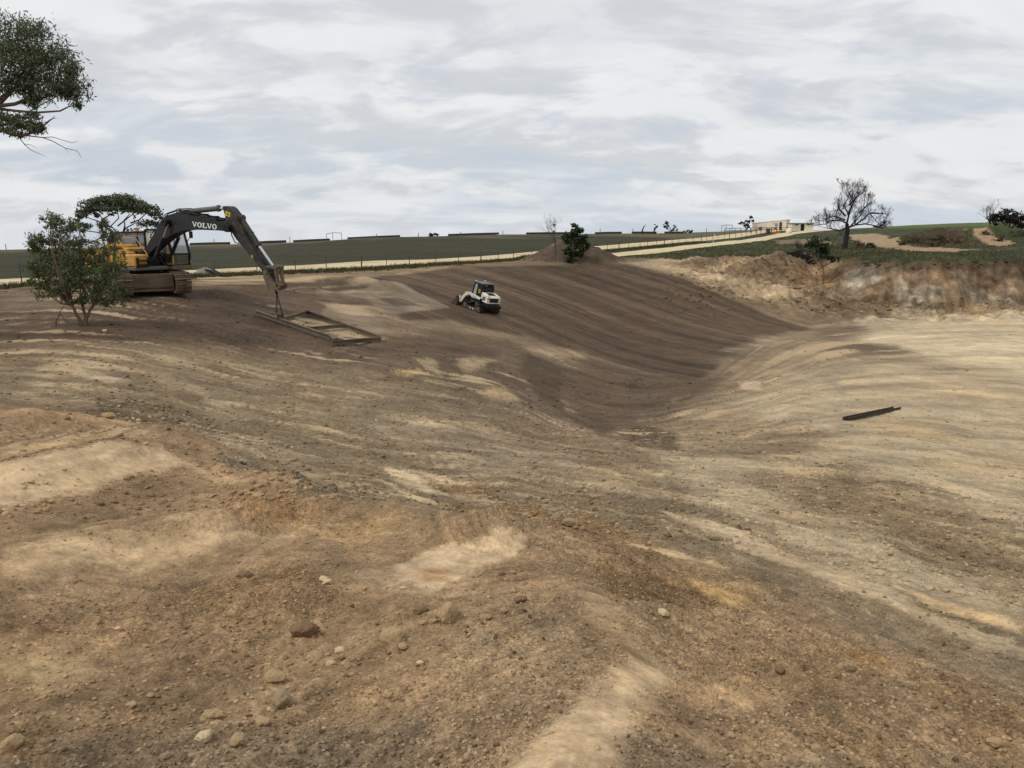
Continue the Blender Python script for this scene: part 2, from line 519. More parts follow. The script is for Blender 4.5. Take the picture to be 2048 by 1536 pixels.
    hh = mm('ADD', hh, mm('MULTIPLY', n2, 1.2))
    hh = mm('SUBTRACT', hh, mm('MULTIPLY', vo.outputs['Distance'], 0.5))
    bp = N('ShaderNodeBump'); L(hh, bp.inputs['Height']); bp.inputs['Distance'].default_value = 0.011
    L(mm('ADD', mm('MULTIPLY', ra.outputs['Fac'], 0.75), 0.12), bp.inputs['Strength'])
    # broken ground of the wall and the lip: decimetre lumps
    ru = N('ShaderNodeAttribute'); ru.attribute_name = 'rubble'
    nb = noise(1.6, 5, 0.68)
    b2 = N('ShaderNodeBump'); L(nb, b2.inputs['Height']); b2.inputs['Distance'].default_value = 0.3
    L(ru.outputs['Fac'], b2.inputs['Strength']); L(bp.outputs[0], b2.inputs['Normal'])
    L(b2.outputs[0], b.inputs['Normal'])
    return m

# ------------------------------------------------------------------ soil zones (outline, colour, edge softness, looseness)
# each outline is surveyed on the land, so the patches are places on the ground
ZONES = [
    # large zones first
    ([(-200,1536),(-200,800),(300,840),(460,930),(600,985),(820,1010),(1000,1050),(1150,1130),(1300,1300),(1500,1536)], (138,113,83), .06, .6),
    ([(1000,1050),(1250,1060),(1700,1250),(2300,1536),(1500,1536),(1300,1300),(1150,1130)], (138,114,84), .08, .9),
    ([(-300,800),(0,700),(400,700),(760,760),(1000,850),(1300,980),(2400,1350),(2048,1400),(1250,1060),(1000,1040),(600,975),(460,925),(300,840)], (125,108,83), .08, .75),
    ([(1300,900),(1500,780),(1700,720),(2300,700),(2400,1350),(1700,1150),(1400,1010)], (164,146,117), .08, .5),
    ([(-400,700),(-400,575),(0,577),(560,562),(800,540),(1080,528),(760,600),(700,700),(950,690),(1050,720),(1000,770),(760,740),(400,695)], (94,76,60), .05, .6),
    ([(700,690),(1000,680),(1200,720),(1380,770),(1330,850),(1200,860),(1000,800),(800,750)], (100,84,66), .05, .8),
    ([(745,556),(800,545),(870,538),(1000,532),(1230,526),(1320,540),(1420,580),(1640,655),(1500,700),(1390,765),(1200,715),(1060,675),(960,655),(900,640),(800,640),(790,600)], (82,66,50), .012, .35, 'slope'),
    ([(1230,524),(1420,522),(1560,520),(1700,514),(1800,620),(1640,660),(1420,578),(1330,542)], (124,104,80), .02, 1.0),
    ([(1690,512),(2400,506),(2400,560),(1900,565),(1720,560)], (82,68,54), .02, 1.0),
    ([(1700,570),(1900,540),(2400,540),(2400,625),(1800,628)], (122,102,80), .03, 1.0),
    # the pale floor of the pit
    ([(1650,705),(1760,655),(1850,632),(2400,612),(2400,790),(2048,760),(1850,715),(1750,690)], (186,168,136), .05, .12),
    ([(1700,648),(1800,626),(2400,606),(2400,640),(1850,642),(1740,660)], (176,158,128), .03, .3),
    ([(1840,634),(1920,626),(2010,623),(1930,632)], (128,102,64), .03, .4),
    ([(1430,740),(1500,690),(1640,668),(1700,680),(1600,720),(1500,770)], (128,110,86), .05, .5),
    ([(1450,700),(1560,672),(1640,664),(1560,690)], (150,130,102), .04, .4),
    ([(1560,700),(1680,680),(1790,690),(1830,705),(1700,705)], (104,90,72), .03, .5),
    ([(1300,860),(1500,830),(1700,870),(1600,920),(1380,910)], (138,119,92), .06, .8),
    ([(1460,960),(1700,930),(2048,1050),(2300,1150),(2048,1200),(1700,1060)], (130,111,84), .10, .9),
    # the crumbly lip of the cutting
    ([(1235,522),(1340,527),(1420,545),(1560,575),(1590,590),(1480,590),(1400,560),(1300,535)], (152,132,104), .015, .8),
    ([(1440,560),(1560,572),(1600,590),(1540,600)], (168,146,116), .015, .6),
    ([(1560,540),(1640,530),(1660,560),(1600,575)], (140,112,80), .015, 1.0),
    ([(1680,560),(1720,545),(1760,560),(1720,580)], (142,136,124), .015, 1.0),
    ([(1640,600),(1740,590),(1790,612),(1680,630)], (108,88,64), .02, 1.0),
    # wall: ochre above, grey rock below
    ([(1860,540),(2300,526),(2300,575),(1900,580)], (126,100,74), .018, 1.0),
    ([(1790,590),(1880,580),(1880,615),(1800,622)], (142,130,112), .012, 1.0),
    ([(1920,575),(2300,570),(2300,615),(1930,616)], (138,126,108), .02, 1.0),
    # smoothed mud beside the levelling frame
    ([(680,568),(770,560),(900,615),(830,623),(770,628),(740,606),(690,590)], (122,107,89), .004, .12, 'sharp'),
    ([(740,590),(800,596),(840,612),(790,612)], (84,73,59), .008, .2, 'sharp'),
    ([(620,592),(660,588),(730,590),(745,606),(680,604)], (112,94,76), .01, .25),
    ([(660,606),(720,612),(770,650),(760,672),(700,652),(640,632)], (126,109,90), .008, .25, 'sharp'),
    ([(560,560),(700,556),(740,566),(640,580),(560,585)], (78,64,52), .012, .8),
    ([(300,600),(520,590),(560,620),(700,690),(500,690),(330,660)], (84,68,54), .03, .8),
    ([(600,655),(760,690),(720,710),(640,690)], (106,88,70), .02, .8),
    ([(0,585),(240,585),(300,600),(200,625),(0,620)], (110,94,76), .03, .4),
    ([(380,560),(760,538),(900,528),(900,536),(760,552),(560,566),(380,574)], (132,112,86), .01, .3),
    ([(760,538),(1000,524),(1080,520),(1100,528),(900,534)], (118,98,76), .01, .3),
    # pale scrapes
    ([(-60,975),(0,955),(110,930),(240,906),(320,910),(372,932),(240,962),(110,992),(0,1022),(-60,1040)], (188,161,126), .016, .10),
    ([(370,932),(440,950),(500,975),(420,960)], (170,140,104), .02, .3),
    ([(0,1150),(120,1110),(300,1100),(450,1070),(600,1050),(620,1062),(400,1110),(200,1150),(0,1175)], (180,152,115), .04, .22),
    ([(470,1000),(560,1000),(640,1030),(560,1060),(460,1060)], (138,108,72), .04, 1.2),
    ([(560,1050),(650,1060),(780,1030),(840,1040),(700,1090)], (160,130,90), .04, .7),
    ([(790,1120),(930,1080),(1010,1062),(1048,1078),(1035,1110),(930,1150),(860,1200),(780,1170)], (182,156,122), .016, .12),
    ([(830,1140),(890,1130),(900,1160),(850,1165)], (158,124,86), .02, .1),
    ([(700,1150),(790,1130),(860,1195),(950,1180),(940,1200),(780,1190)], (156,132,102), .03, .5),
    ([(1190,1330),(1290,1295),(1370,1340),(1275,1430),(1210,1570),(970,1570),(1070,1450)], (186,159,124), .06, .08),
    ([(1150,1180),(1210,1190),(1250,1260),(1350,1330),(1250,1310),(1170,1240)], (156,129,95), .05, .4),
    ([(1320,1340),(1500,1350),(1560,1400),(1400,1400)], (166,136,100), .04, .6),
    ([(940,1190),(1150,1200),(1250,1330),(1100,1450),(1000,1536),(820,1536),(880,1350)], (140,117,88), .05, .8),
    ([(300,1170),(620,1130),(700,1230),(500,1260),(330,1240)], (126,101,71), .05, 1.1),
    ([(0,1240),(240,1200),(420,1230),(350,1290),(0,1280)], (132,107,78), .05, .9),
    ([(0,1330),(110,1300),(190,1350),(60,1390)], (164,138,100), .04, .4),
    ([(330,1280),(560,1250),(560,1330),(360,1360)], (130,105,76), .05, .9),
    ([(0,1440),(80,1430),(110,1536),(-50,1536)], (120,97,70), .05, .9),
    ([(1160,1110),(1300,1130),(1460,1180),(1530,1225),(1380,1215),(1230,1190)], (120,96,66), .025, 1.2),
    ([(1000,1010),(1180,1030),(1300,1080),(1400,1130),(1200,1110)], (124,100,70), .03, 1.1),
    ([(880,1000),(1060,1010),(1160,1050),(1000,1042)], (130,105,74), .03, 1.1),
    ([(1360,1150),(1440,1170),(1520,1220),(1440,1200)], (172,140,92), .025, .5),
    ([(1240,1080),(1300,1085),(1420,1120),(1460,1140),(1330,1110)], (180,154,114), .016, .3),
    ([(1320,1030),(1430,1075),(1600,1150),(1800,1220),(2048,1325),(2200,1390),(2200,1370),(2048,1300),(1830,1200),(1640,1120),(1450,1050)], (172,150,118), .014, .3),
    ([(1750,1150),(1850,1180),(2048,1260),(2048,1275),(1860,1205)], (178,150,110), .014, .4),
    ([(1630,1285),(1700,1290),(1790,1330),(1720,1330)], (150,118,74), .02, .7),
    ([(1560,1330),(1700,1400),(1850,1536),(1700,1536),(1600,1430)], (132,108,78), .03, .9),
    ([(1830,1340),(2048,1400),(2048,1536),(1900,1480)], (124,100,72), .05, 1.0),
    # thin pale blade marks across the middle slope
    ([(770,935),(860,945),(930,965),(1010,1005),(900,990),(790,965)], (188,164,128), .012, .3),
    ([(760,965),(830,985),(890,1010),(820,1000)], (178,154,116), .012, .3),
    ([(770,870),(850,840),(930,862),(860,860)], (180,158,126), .012, .25),
    ([(765,832),(830,845),(900,862),(830,850)], (166,146,116), .01, .3),
    ([(910,730),(960,700),(1020,698),(1000,720),(940,745)], (158,136,104), .014, .6),
    ([(785,745),(830,735),(870,750),(820,750)], (168,142,98), .01, .4),
    ([(830,715),(870,720),(885,750),(850,735)], (150,130,98), .01, .6),
    ([(950,780),(1010,775),(1030,800),(980,800)], (150,128,96), .015, .5),
    ([(1040,690),(1100,690),(1180,710),(1120,720),(1050,710)], (132,112,88), .015, .5),
    ([(1185,750),(1240,745),(1260,760),(1200,775)], (158,136,112), .014, .5),
    ([(1130,765),(1190,760),(1200,810),(1150,800)], (126,108,88), .02, .6),
    ([(1270,745),(1330,750),(1330,765),(1280,765)], (142,122,98), .012, .5),
    ([(1340,775),(1365,765),(1375,790),(1345,806)], (152,132,102), .008, .3),
    ([(1050,700),(1130,740),(1130,830),(1240,860),(1200,870),(1080,800),(1040,740)], (80,65,50), .02, .5, 'nodust'),
    ([(1180,715),(1390,762),(1460,745),(1400,790),(1330,800),(1260,850),(1180,850),(1120,800),(1130,750)], (92,75,58), .03, .6, 'nodust'),
    ([(560,640),(700,700),(900,660),(1050,690),(1000,720),(800,710),(560,700)], (94,77,60), .03, .6, 'nodust'),
    ([(1240,850),(1340,860),(1360,900),(1270,890)], (92,78,60), .025, 1.0),
    ([(480,745),(530,740),(600,752),(540,756)], (150,130,102), .012, .4),
    ([(110,735),(200,745),(240,765),(170,760)], (160,142,114), .012, .4),
    ([(40,750),(110,752),(100,760)], (158,140,112), .01, .4),
    ([(300,760),(400,782),(490,810),(420,800)], (150,130,102), .014, .4),
    ([(700,840),(900,860),(1150,900),(1350,960),(1300,1000),(1050,960),(850,920)], (138,121,97), .05, .7),
    ([(410,795),(470,805),(500,815),(440,808)], (172,152,122), .01, .4),
    ([(290,855),(400,878),(440,895),(370,890)], (166,138,106), .014, .4),
    ([(180,860),(260,872),(330,900),(280,895),(220,880)], (168,142,108), .014, .4),
    ([(0,830),(150,835),(280,850),(180,850),(0,850)], (158,128,92), .02, .4),
    ([(0,905),(120,880),(240,870),(130,900),(0,920)], (166,136,98), .02, .3),
    ([(380,870),(560,900),(700,930),(560,920),(420,890)], (140,122,96), .02, .8),
    ([(200,800),(400,820),(440,860),(300,850),(180,830)], (104,88,68), .025, 1.2),
    ([(420,930),(560,965),(690,990),(600,985),(480,955)], (104,92,78), .012, 1.3),
    ([(820,945),(960,975),(1060,1000),(900,985)], (120,98,70), .02, 1.0),
    ([(1280,940),(1340,945),(1320,958),(1270,955)], (172,150,118), .012, .4),
    ([(1150,900),(1300,940),(1330,990),(1180,960)], (134,114,86), .03, .6),
    ([(1620,885),(1660,880),(1700,895),(1650,900)], (176,154,122), .012, .4),
    ([(1690,760),(1740,757),(1730,767),(1690,768)], (190,166,124), .012, .3),
    ([(1480,765),(1520,765),(1515,778),(1480,780)], (178,154,128), .012, .3),
    ([(1400,830),(1500,820),(1520,830),(1420,842)], (162,138,104), .018, .4),
    ([(1700,840),(1850,850),(1950,880),(1800,880)], (166,144,110), .03, .5),
    ([(1820,920),(2048,930),(2048,950),(1880,940)], (170,148,112), .03, .5),
    ([(1850,760),(2048,790),(2048,810),(1900,790)], (178,156,120), .03, .4),
    ([(1480,1000),(1620,1020),(1700,1060),(1560,1050)], (152,130,100), .03, .6),
    # above the cutting
    ([(1690,470),(1750,466),(1800,475),(1850,488),(1960,499),(1900,503),(1800,500),(1720,490)], (156,132,102), .006, .3),
    ([(1922,456),(1968,455),(2008,478),(2048,488),(1995,493),(1965,485),(1942,468)], (156,130,100), .004, .3),
    ([(1540,480),(1640,478),(1680,488),(1560,488)], (120,104,82), .008, .6),
    ([(1790,470),(1900,462),(1930,468),(1960,492),(1850,495),(1800,485)], (70,58,42), .012, 1.0),
    ([(1060,524),(1100,500),(1120,478),(1160,478),(1200,505),(1226,524)], (86,70,56), .006, .9),
]

STREAKS = [
    (0, [(-150,1480),(0,1450),(500,1330),(900,1180),(1150,1150),(1400,1250),(1700,1400),(1900,1536)]),
    (1, [(-150,1190),(0,1160),(300,1100),(600,1030),(850,1012),(1000,1040),(1150,1100),(1400,1180),(1700,1290),(2048,1460)]),
    (2, [(-150,1010),(0,980),(250,920),(420,925),(600,980),(850,1000),(1080,1030),(1400,1100),(1750,1210),(2048,1330)]),
    (3, [(-150,860),(0,850),(250,850),(420,880),(700,930),(1000,960),(1300,1010),(1600,1080),(2048,1200)]),
    (4, [(-150,760),(0,760),(250,780),(500,830),(800,880),(1050,910),(1300,950),(1600,980),(2048,1050)]),
    (5, [(-150,700),(0,690),(200,690),(450,740),(750,790),(1000,830),(1200,880),(1400,890),(1700,880),(2048,920)]),
    (6, [(-150,650),(0,640),(200,640),(400,670),(700,730),(950,780),(1150,850),(1300,860),(1600,800),(2048,800)]),
    (7, [(-150,605),(0,600),(300,610),(500,650),(760,700),(1000,730),(1250,820),(1400,800),(1700,720),(2048,710)]),
    (8, [(-150,577),(0,577),(500,573),(800,600),(1000,680),(1390,765),(1640,660),(2048,640)]),
]

def poly_sd(q, poly):
    """Signed distance (inside positive) from points q to a closed outline."""
    d2 = np.full(len(q), 1e9); inside = np.zeros(len(q), bool)
    n = len(poly)
    for i in range(n):
        a, b = poly[i], poly[(i + 1) % n]
        e = b - a
        w = q - a
        t = np.clip((w @ e) / (e @ e + 1e-12), 0, 1)
        dd = w - t[:, None] * e
        d2 = np.minimum(d2, (dd * dd).sum(1))
        c = (a[1] > q[:, 1]) != (b[1] > q[:, 1])
        xi = a[0] + (q[:, 1] - a[1]) * (b[0] - a[0]) / (b[1] - a[1] + 1e-12)
        inside ^= c & (q[:, 0] < xi)
    d = np.sqrt(d2)
    return np.where(inside, d, -d)

# line of the farm track on the plan: X = TRX + TRM * (Y - 50)
TRX, TRM = -33.0, 0.65

def link(o, parent=None):
    COL.objects.link(o)
    if parent is not None:
        o.parent = parent
    return o

def mesh_np(name, verts, faces, mat=None, smooth=True):
    """Fast mesh from numpy arrays; faces is (n,4) or (n,3)."""
    me = bpy.data.meshes.new(name)
    v = np.asarray(verts, np.float32); f = np.asarray(faces, np.int32)
    k = f.shape[1]
    me.vertices.add(len(v)); me.vertices.foreach_set('co', v.ravel())
    me.loops.add(f.size); me.loops.foreach_set('vertex_index', f.ravel())
    me.polygons.add(len(f)); me.polygons.foreach_set('loop_start', np.arange(0, f.size, k, dtype=np.int32))
    try:
        me.polygons.foreach_set('loop_total', np.full(len(f), k, np.int32))
    except Exception:
        pass
    me.update(calc_edges=True)
    if smooth:
        me.polygons.foreach_set('use_smooth', np.ones(len(f), bool))
    if mat:
        me.materials.append(mat)
    return me

GROUND = {}
def build_ground():
    # rings get wider with distance so that near soil has centimetre detail
    rs = [0.35]
    while rs[-1] < 3000:
        r = rs[-1]
        if r < 2.0: d = 0.16
        elif r < 78: d = min(r * r / (775 * 3) * 1.55, 0.0115 * r)
        elif r < 112: d = 0.21
        elif r < 260: d = 0.015 * r
        else: d = 0.06 * r
        rs.append(r + d)
    rs = np.array(rs)
    dense = np.linspace(R(-36.5), R(36.5), 760)
    side = np.linspace(R(36.5), R(360 - 36.5), 74)[1:-1]
    az = np.concatenate([dense, side])
    nr, na = len(rs), len(az)
    A, RR = np.meshgrid(az, rs)
    x = (RR * np.sin(A)).ravel(); y = (RR * np.cos(A)).ravel()
    z, t, wallness = base_height(x, y)
    q = warp(x, y)
    r = np.hypot(x, y)
    # ---- soil colour
    rng = np.random.default_rng(99)
    col = np.empty((len(x), 3)); col[:] = lin((118, 100, 78))
    rough = np.full(len(x), 0.7)
    qn = q + 0.03 * np.stack([fbm(q[:, 0] * 9, q[:, 1] * 9, 4), fbm(q[:, 0] * 9 + 50, q[:, 1] * 9, 4)], -1) \
           + 0.006 * np.stack([perlin(q[:, 0] * 70, q[:, 1] * 70), perlin(q[:, 0] * 70 + 50, q[:, 1] * 70)], -1) + (0.0025 * (1 - sstep(r, 15, 45)) + 0.0008)[:, None] * rng.normal(size=q.shape)
    slope_mask = np.zeros(len(x)); nodust = np.zeros(len(x))
    everything = hits([p for zn in ZONES for p in zn[0]])
    k = 0
    for zi, (poly, c, soft, rg, *flag) in enumerate(ZONES):
        h = everything[k:k + len(poly)]; k += len(poly)
        pw = warp(h[:, 0], h[:, 1])
        lo, hi = pw.min(0) - 0.15, pw.max(0) + 0.15
        sel = np.where((qn[:, 0] > lo[0]) & (qn[:, 0] < hi[0]) & (qn[:, 1] > lo[1]) & (qn[:, 1] < hi[1]))[0]
        sharp = bool(flag)
        qq = (0.9 * q[sel] + 0.1 * qn[sel]) if sharp else qn[sel]
        w = sstep(poly_sd(qq, pw), -soft, soft)
        if flag == ['nodust']:
            nodust[sel] = np.maximum(nodust[sel], w)
        if flag == ['slope']:
            slope_mask[sel] = w
        col[sel] = col[sel] * (1 - w[:, None]) + np.array(lin(c)) * w[:, None]
        rough[sel] = rough[sel] * (1 - w) + rg * w
    # ---- the plain beyond the farm track: short dry pasture
    side_d = (x - (TRX + TRM * (y - 50))) / math.hypot(1, TRM)     # + = this side of the track
    plain = sstep(t, 0.9, 1.25)
    nplain = where_fbm(plain, x * 0.05, y * 0.12, 4)
    past = np.empty_like(col); past[:] = lin((54, 54, 37))
    past = past * (1 + 0.35 * nplain + 0.2 * where_fbm(plain, x * 0.6, y * 0.6, 3))[:, None]
    dry = sstep(r + 22 * perlin(x * 0.03, y * 0.03) + 12 * perlin(x * 0.13, y * 0.13), 152, 178)[:, None]
    past = past * (1 - 0.75 * dry) + np.array(lin((104, 94, 70))) * 0.75 * dry
    # patches already drawn above the cutting stay visible
    keep = np.zeros(len(x))
    k2 = sum(len(zn[0]) for zn in ZONES[:-5])
    for poly, c, soft, rg, *flag in ZONES[-5:]:
        h = everything[k2:k2 + len(poly)]; k2 += len(poly)
        pw = warp(h[:, 0], h[:, 1]); lo, hi = pw.min(0) - 0.05, pw.max(0) + 0.05
        sel = np.where((qn > lo).all(1) & (qn < hi).all(1))[0]
        keep[sel] = np.maximum(keep[sel], sstep(poly_sd(qn[sel], pw), -soft, soft))
    spoil = np.zeros(len(x))
    for hx, hy, rx, ry, h_, p_ in HEAPS[:3]:
        dd = np.sqrt(((x - hx) / rx) ** 2 + ((y - hy) / ry) ** 2)
        spoil = np.maximum(spoil, 1 - sstep(dd + 0.15 * perlin(x * 1.1, y * 1.1), 1.25, 1.5))
    keep = np.maximum(keep, spoil)
    col = col * (1 - spoil[:, None]) + np.array(lin((88, 74, 60))) * (1 + 0.35 * fbm(x * 0.9, y * 0.9, 4))[:, None] * spoil[:, None]
    w = plain * sstep(-side_d, -0.3, 0.8) * sstep(r, 46, 52) * (1 - keep)
    col = col * (1 - w[:, None]) + past * w[:, None]
    rough = rough * (1 - w) + 0.6 * w
    green = np.empty_like(col); green[:] = lin((54, 62, 36))
    gn = where_fbm(plain, x * 0.08, y * 0.16, 4)
    drift = sstep(gn, 0.05, 0.35)[:, None]
    green = green * (1 - 0.55 * drift) + np.array(lin((92, 82, 58))) * 0.55 * drift
    green *= (1 + 0.3 * where_fbm(plain, x * 0.7, y * 0.7, 3))[:, None]
    gw = plain * sstep(side_d, -1.2, 0.5) * sstep(np.arctan2(x, y), AZ(1190), AZ(1235)) * sstep(r, 93, 96)
    vg = sstep(side_d, -1.6, -0.9) * sstep(-side_d, -2.9, -1.6) * sstep(r, 40, 46)     # verge under the fence
    gw = np.maximum(gw, vg * (np.arctan2(x, y) < AZ(1250)))
    gw = gw * (1 - keep)
    col = col * (1 - gw[:, None]) + green * gw[:, None]
    rough = rough * (1 - gw) + 0.8 * gw
    far = sstep(r, 225, 270)[:, None] * sstep(np.arctan2(x, y), AZ(1600), AZ(1760))[:, None]
    col = col * (1 - far) + np.array(lin((84, 98, 48))) * far
    # ---- blade and track streaks that follow the passes of the machines
    sp = [(p, v) for v, l in STREAKS for p in l]
    sh = hits([p for p, v in sp])
    T_STREAK = TPS(warp(sh[:, 0], sh[:, 1]), [v for p, v in sp], 1e-3).table()
    v = T_STREAK.look(q)
    u = q[:, 0] * 2.4
    pitw = (1 - plain) * (1 - slope_mask) * (1 - wallness * sstep(t, -0.5, 0))
    st_lo = 0.45 * fbm(v * 2.2 + 0.3 * fbm(u * 2, v, 2), u * 1.0, 2)
    st = st_lo + 0.6 * fbm(v * 6.5 + 0.3 * fbm(u * 3, v, 2), u * 1.3 + 9, 2) + 0.6 * where_fbm(1 - sstep(r, 26, 42), v * 19, u * 6 + 5, 3) * (1 - sstep(r, 22, 40))
    patch = fbm(q[:, 0] * 6, q[:, 1] * 7, 5)
    k_ = np.clip(1 + pitw * (0.50 * st + 0.22 * patch), 0.45, 1.7)
    col = col * k_[:, None]
    # pale dust lies along the brighter passes
    tv = v * 12 + 0.4 * perlin(u * 3, v * 2)
    tf = sstep(r, 16, 30)
    thin = fbm(tv, u * 1.3 + 3, 4, 0.6) * (1 - tf) + fbm(v * 7 + 0.4 * perlin(u * 3, v * 2), u * 1.3 + 3, 2, 0.5) * tf
    where_thin = sstep(fbm(q[:, 0] * 3 + 7, q[:, 1] * 4, 3), -0.25, 0.30)
    dust = np.maximum(sstep(st, 0.16, 0.50) * 0.6 * (0.25 + 0.75 * sstep(r, 7, 12)), sstep(thin, 0.10, 0.40) * (0.25 + 0.75 * where_thin) * sstep(r, 8, 13))
    dust = dust * pitw * 0.62 * (1 - nodust)
    dark = (sstep(-thin, 0.10, 0.40) * 0.32 * pitw * sstep(r, 8, 13))[:, None]
    col = col * (1 - dark) + col * 0.6 * dark
    # reddish and greyish soils alternate
    tint = fbm(q[:, 0] * 4 + 3, q[:, 1] * 4, 4)[:, None] * (1 - plain[:, None])
    col = col * (1 + tint * np.array([0.04, 0.0, -0.07]))
    # ---- ploughed look of the dark batter: grooves run straight down the batter
    gx, gy = 0.572, -0.820
    gv = x * -gy + y * gx                                   # across the grooves
    gu = x * gx + y * gy
    gvw = gv + 0.5 * perlin(gu * 0.03, gv * 0.03) + 0.05 * perlin(gu * 0.25, gv * 0.3)
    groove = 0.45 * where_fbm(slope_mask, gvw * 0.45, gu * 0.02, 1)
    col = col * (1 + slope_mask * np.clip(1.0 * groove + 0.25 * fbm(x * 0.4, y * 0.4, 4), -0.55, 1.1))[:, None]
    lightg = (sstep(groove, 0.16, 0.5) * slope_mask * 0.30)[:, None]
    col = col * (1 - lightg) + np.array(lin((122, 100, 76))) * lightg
    # ---- relief
    near = 1 - sstep(r, 10, 30); vnear = 1 - sstep(r, 5, 11); mid = 1 - sstep(r, 40, 110)
    pit = 1 - plain
    wx, wy = x + 0.07 * perlin(x * 5, y * 5), y + 0.06 * perlin(x * 5 + 9, y * 5)
    z = z + pit * mid * 0.10 * fbm(x * 0.5, y * 0.5, 3) * (0.4 + rough)
    z = z + pit * mid * (0.05 + 0.05 * sstep(r, 5, 9) * (1 - sstep(r, 16, 30))) * (st_lo + 0.3 * st) * (1 - slope_mask)
    # ridges left between the blade passes on the near mound
    lm = 1 - sstep(np.arctan2(x, y), AZ(420), AZ(760))
    z = z + lm * (0.16 * np.exp(-((v - 1.12) / 0.20) ** 2) + 0.20 * np.exp(-((v - 2.12) / 0.18) ** 2) + 0.12 * np.exp(-((v - 2.95) / 0.16) ** 2)) * sstep(r, 4, 6) * (1 - sstep(r, 16, 22))
    rm = sstep(np.arctan2(x, y), AZ(1080), AZ(1250)) * (1 - sstep(r, 12, 20)) * sstep(r, 3, 5)
    z = z + rm * 0.07 * where_fbm(rm, v * 4 + 4, u * 1.2, 2, 0.35)
    z = z + pit * near * rough * (0.05 * where_fbm(near, x * 2.2, y * 2.2, 3) + 0.030 * where_fbm(near, x * 6.5, y * 6.5, 3))
    z = z + vnear * rough * (0.026 * np.maximum(where_fbm(vnear, wx * 11, wy * 11, 2), -0.1) + 0.011 * np.maximum(where_fbm(vnear, wx * 26, wy * 26, 1), -0.15) + 0.0035 * where_fbm(vnear, wx * 60, wy * 60, 1))
    z = z + pit * (sstep(r, 9, 20) * (1 - sstep(r, 45, 80))) * rough * (0.05 * np.maximum(fbm(x * 3.4, y * 3.4, 3), -0.1)) * (1 - 0.6 * slope_mask)
    z = z + slope_mask * groove * 0.09
    # torn, cracked crust where the blade dragged damp soil
    torn = np.zeros(len(x))
    for px, py, rad in ((560, 1030, .22), (1350, 1180, .25), (1000, 1030, .2), (1420, 1310, .18), (640, 1010, .12), (1650, 1300, .2)):
        h = hits([(px, py)]); c_ = warp(h[:, 0], h[:, 1])[0]
        torn = np.maximum(torn, 1 - sstep(np.hypot((q[:, 0] - c_[0]) * 0.6, q[:, 1] - c_[1]), rad * 0.4, rad))
    cr = np.abs(where_fbm(torn, v * 16 + 0.5 * where_fbm(torn, u * 9, v * 5, 2), u * 8, 3))
    crack = (1 - sstep(cr, 0.0, 0.10)) * torn
    z = z - 0.02 * crack + torn * 0.010 * where_fbm(torn, v * 18, u * 12, 2)
    # rubble of the lip, the wall and the spoil heaps
    lip = sstep(np.arctan2(x, y), AZ(1250), AZ(1420)) * sstep(t, -3.4, -1.6) * (1 - sstep(t, 1.05, 1.6)) * sstep(r, 70, 80)
    lip = lip * (1 - slope_mask)
    edge_keep = 1 - 0.6 * wallness * sstep(t, 0.0, 0.3) * (1 - sstep(t, 0.7, 0.95))
    yw = y * 0.7 + z * 0.9
    rub = 1.0 * where_fbm(lip, x * 0.26, yw * 0.26, 3) + 0.8 * (0.3 - np.abs(where_fbm(lip, x * 0.7, yw * 0.7, 1))) + 0.22 * where_fbm(lip, x * 1.5, yw * 1.5, 1)
    z = z + lip * edge_keep * rub * 0.95
    col = col * (1 + lip * np.clip(1.0 * where_fbm(lip, x * 0.7, yw * 0.9, 3, 0.65) + 0.6 * where_fbm(lip, x * 0.2, yw * 0.25, 3), -0.6, 0.8))[:, None]
    z = z + sstep(t, -0.2, 0.6) * (1 - sstep(t, 1.3, 1.9)) * (1 - lip) * (1 - plain) * sstep(r, 38, 44) * 0.10 * fbm(x * 1.3, y * 1.3, 4)
    z = z + plain * (0.05 * fbm(x * 0.5, y * 0.5, 3) + 0.12 * fbm(x * 0.08, y * 0.08, 3)) * sstep(np.abs(side_d), 2, 7)
    z = z + spoil * 0.25 * where_fbm(spoil, x * 1.2, y * 1.2, 4)
    # layers in the wall: ochre earth over grey rock
    inw = wallness * sstep(t, 0.0, 0.08) * (1 - sstep(t, 0.85, 1.0))
    vs = where_fbm(inw, np.arctan2(x, y) * 95 * 0.8, z * 0.5, 4, 0.6)
    col = col * (1 + inw * (1.0 * vs + 0.5 * where_fbm(inw, x * 0.9, z * 1.1 + y * .5, 3)))[:, None]
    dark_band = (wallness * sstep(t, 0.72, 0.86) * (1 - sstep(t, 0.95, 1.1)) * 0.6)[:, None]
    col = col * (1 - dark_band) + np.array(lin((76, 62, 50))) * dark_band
    earth = (1 - plain)[:, None]
    lum = (col * np.array([0.3, 0.6, 0.1])).sum(1, keepdims=True)
    col = col * (1 - 0.12 * earth) + lum * np.array([1.03, 1.0, 0.88]) * 0.12 * earth
    col = col * (1 + earth * np.array([0.11, 0.09, 0.045]))
    col = np.clip(col, 0.008, 0.75)
    idx = np.arange(nr * na).reshape(nr, na)
    a = idx[:-1, :]; b = idx[1:, :]
    f = np.stack([a, np.roll(a, -1, 1), np.roll(b, -1, 1), b], -1).reshape(-1, 4)[:, ::-1]
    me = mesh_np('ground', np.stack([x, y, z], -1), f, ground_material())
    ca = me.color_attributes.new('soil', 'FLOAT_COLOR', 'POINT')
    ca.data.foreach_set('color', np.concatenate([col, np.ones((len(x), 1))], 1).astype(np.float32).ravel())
    dd_ = me.attributes.new('dust', 'FLOAT', 'POINT')
    dd_.data.foreach_set('value', np.clip(dust, 0, 1).astype(np.float32))
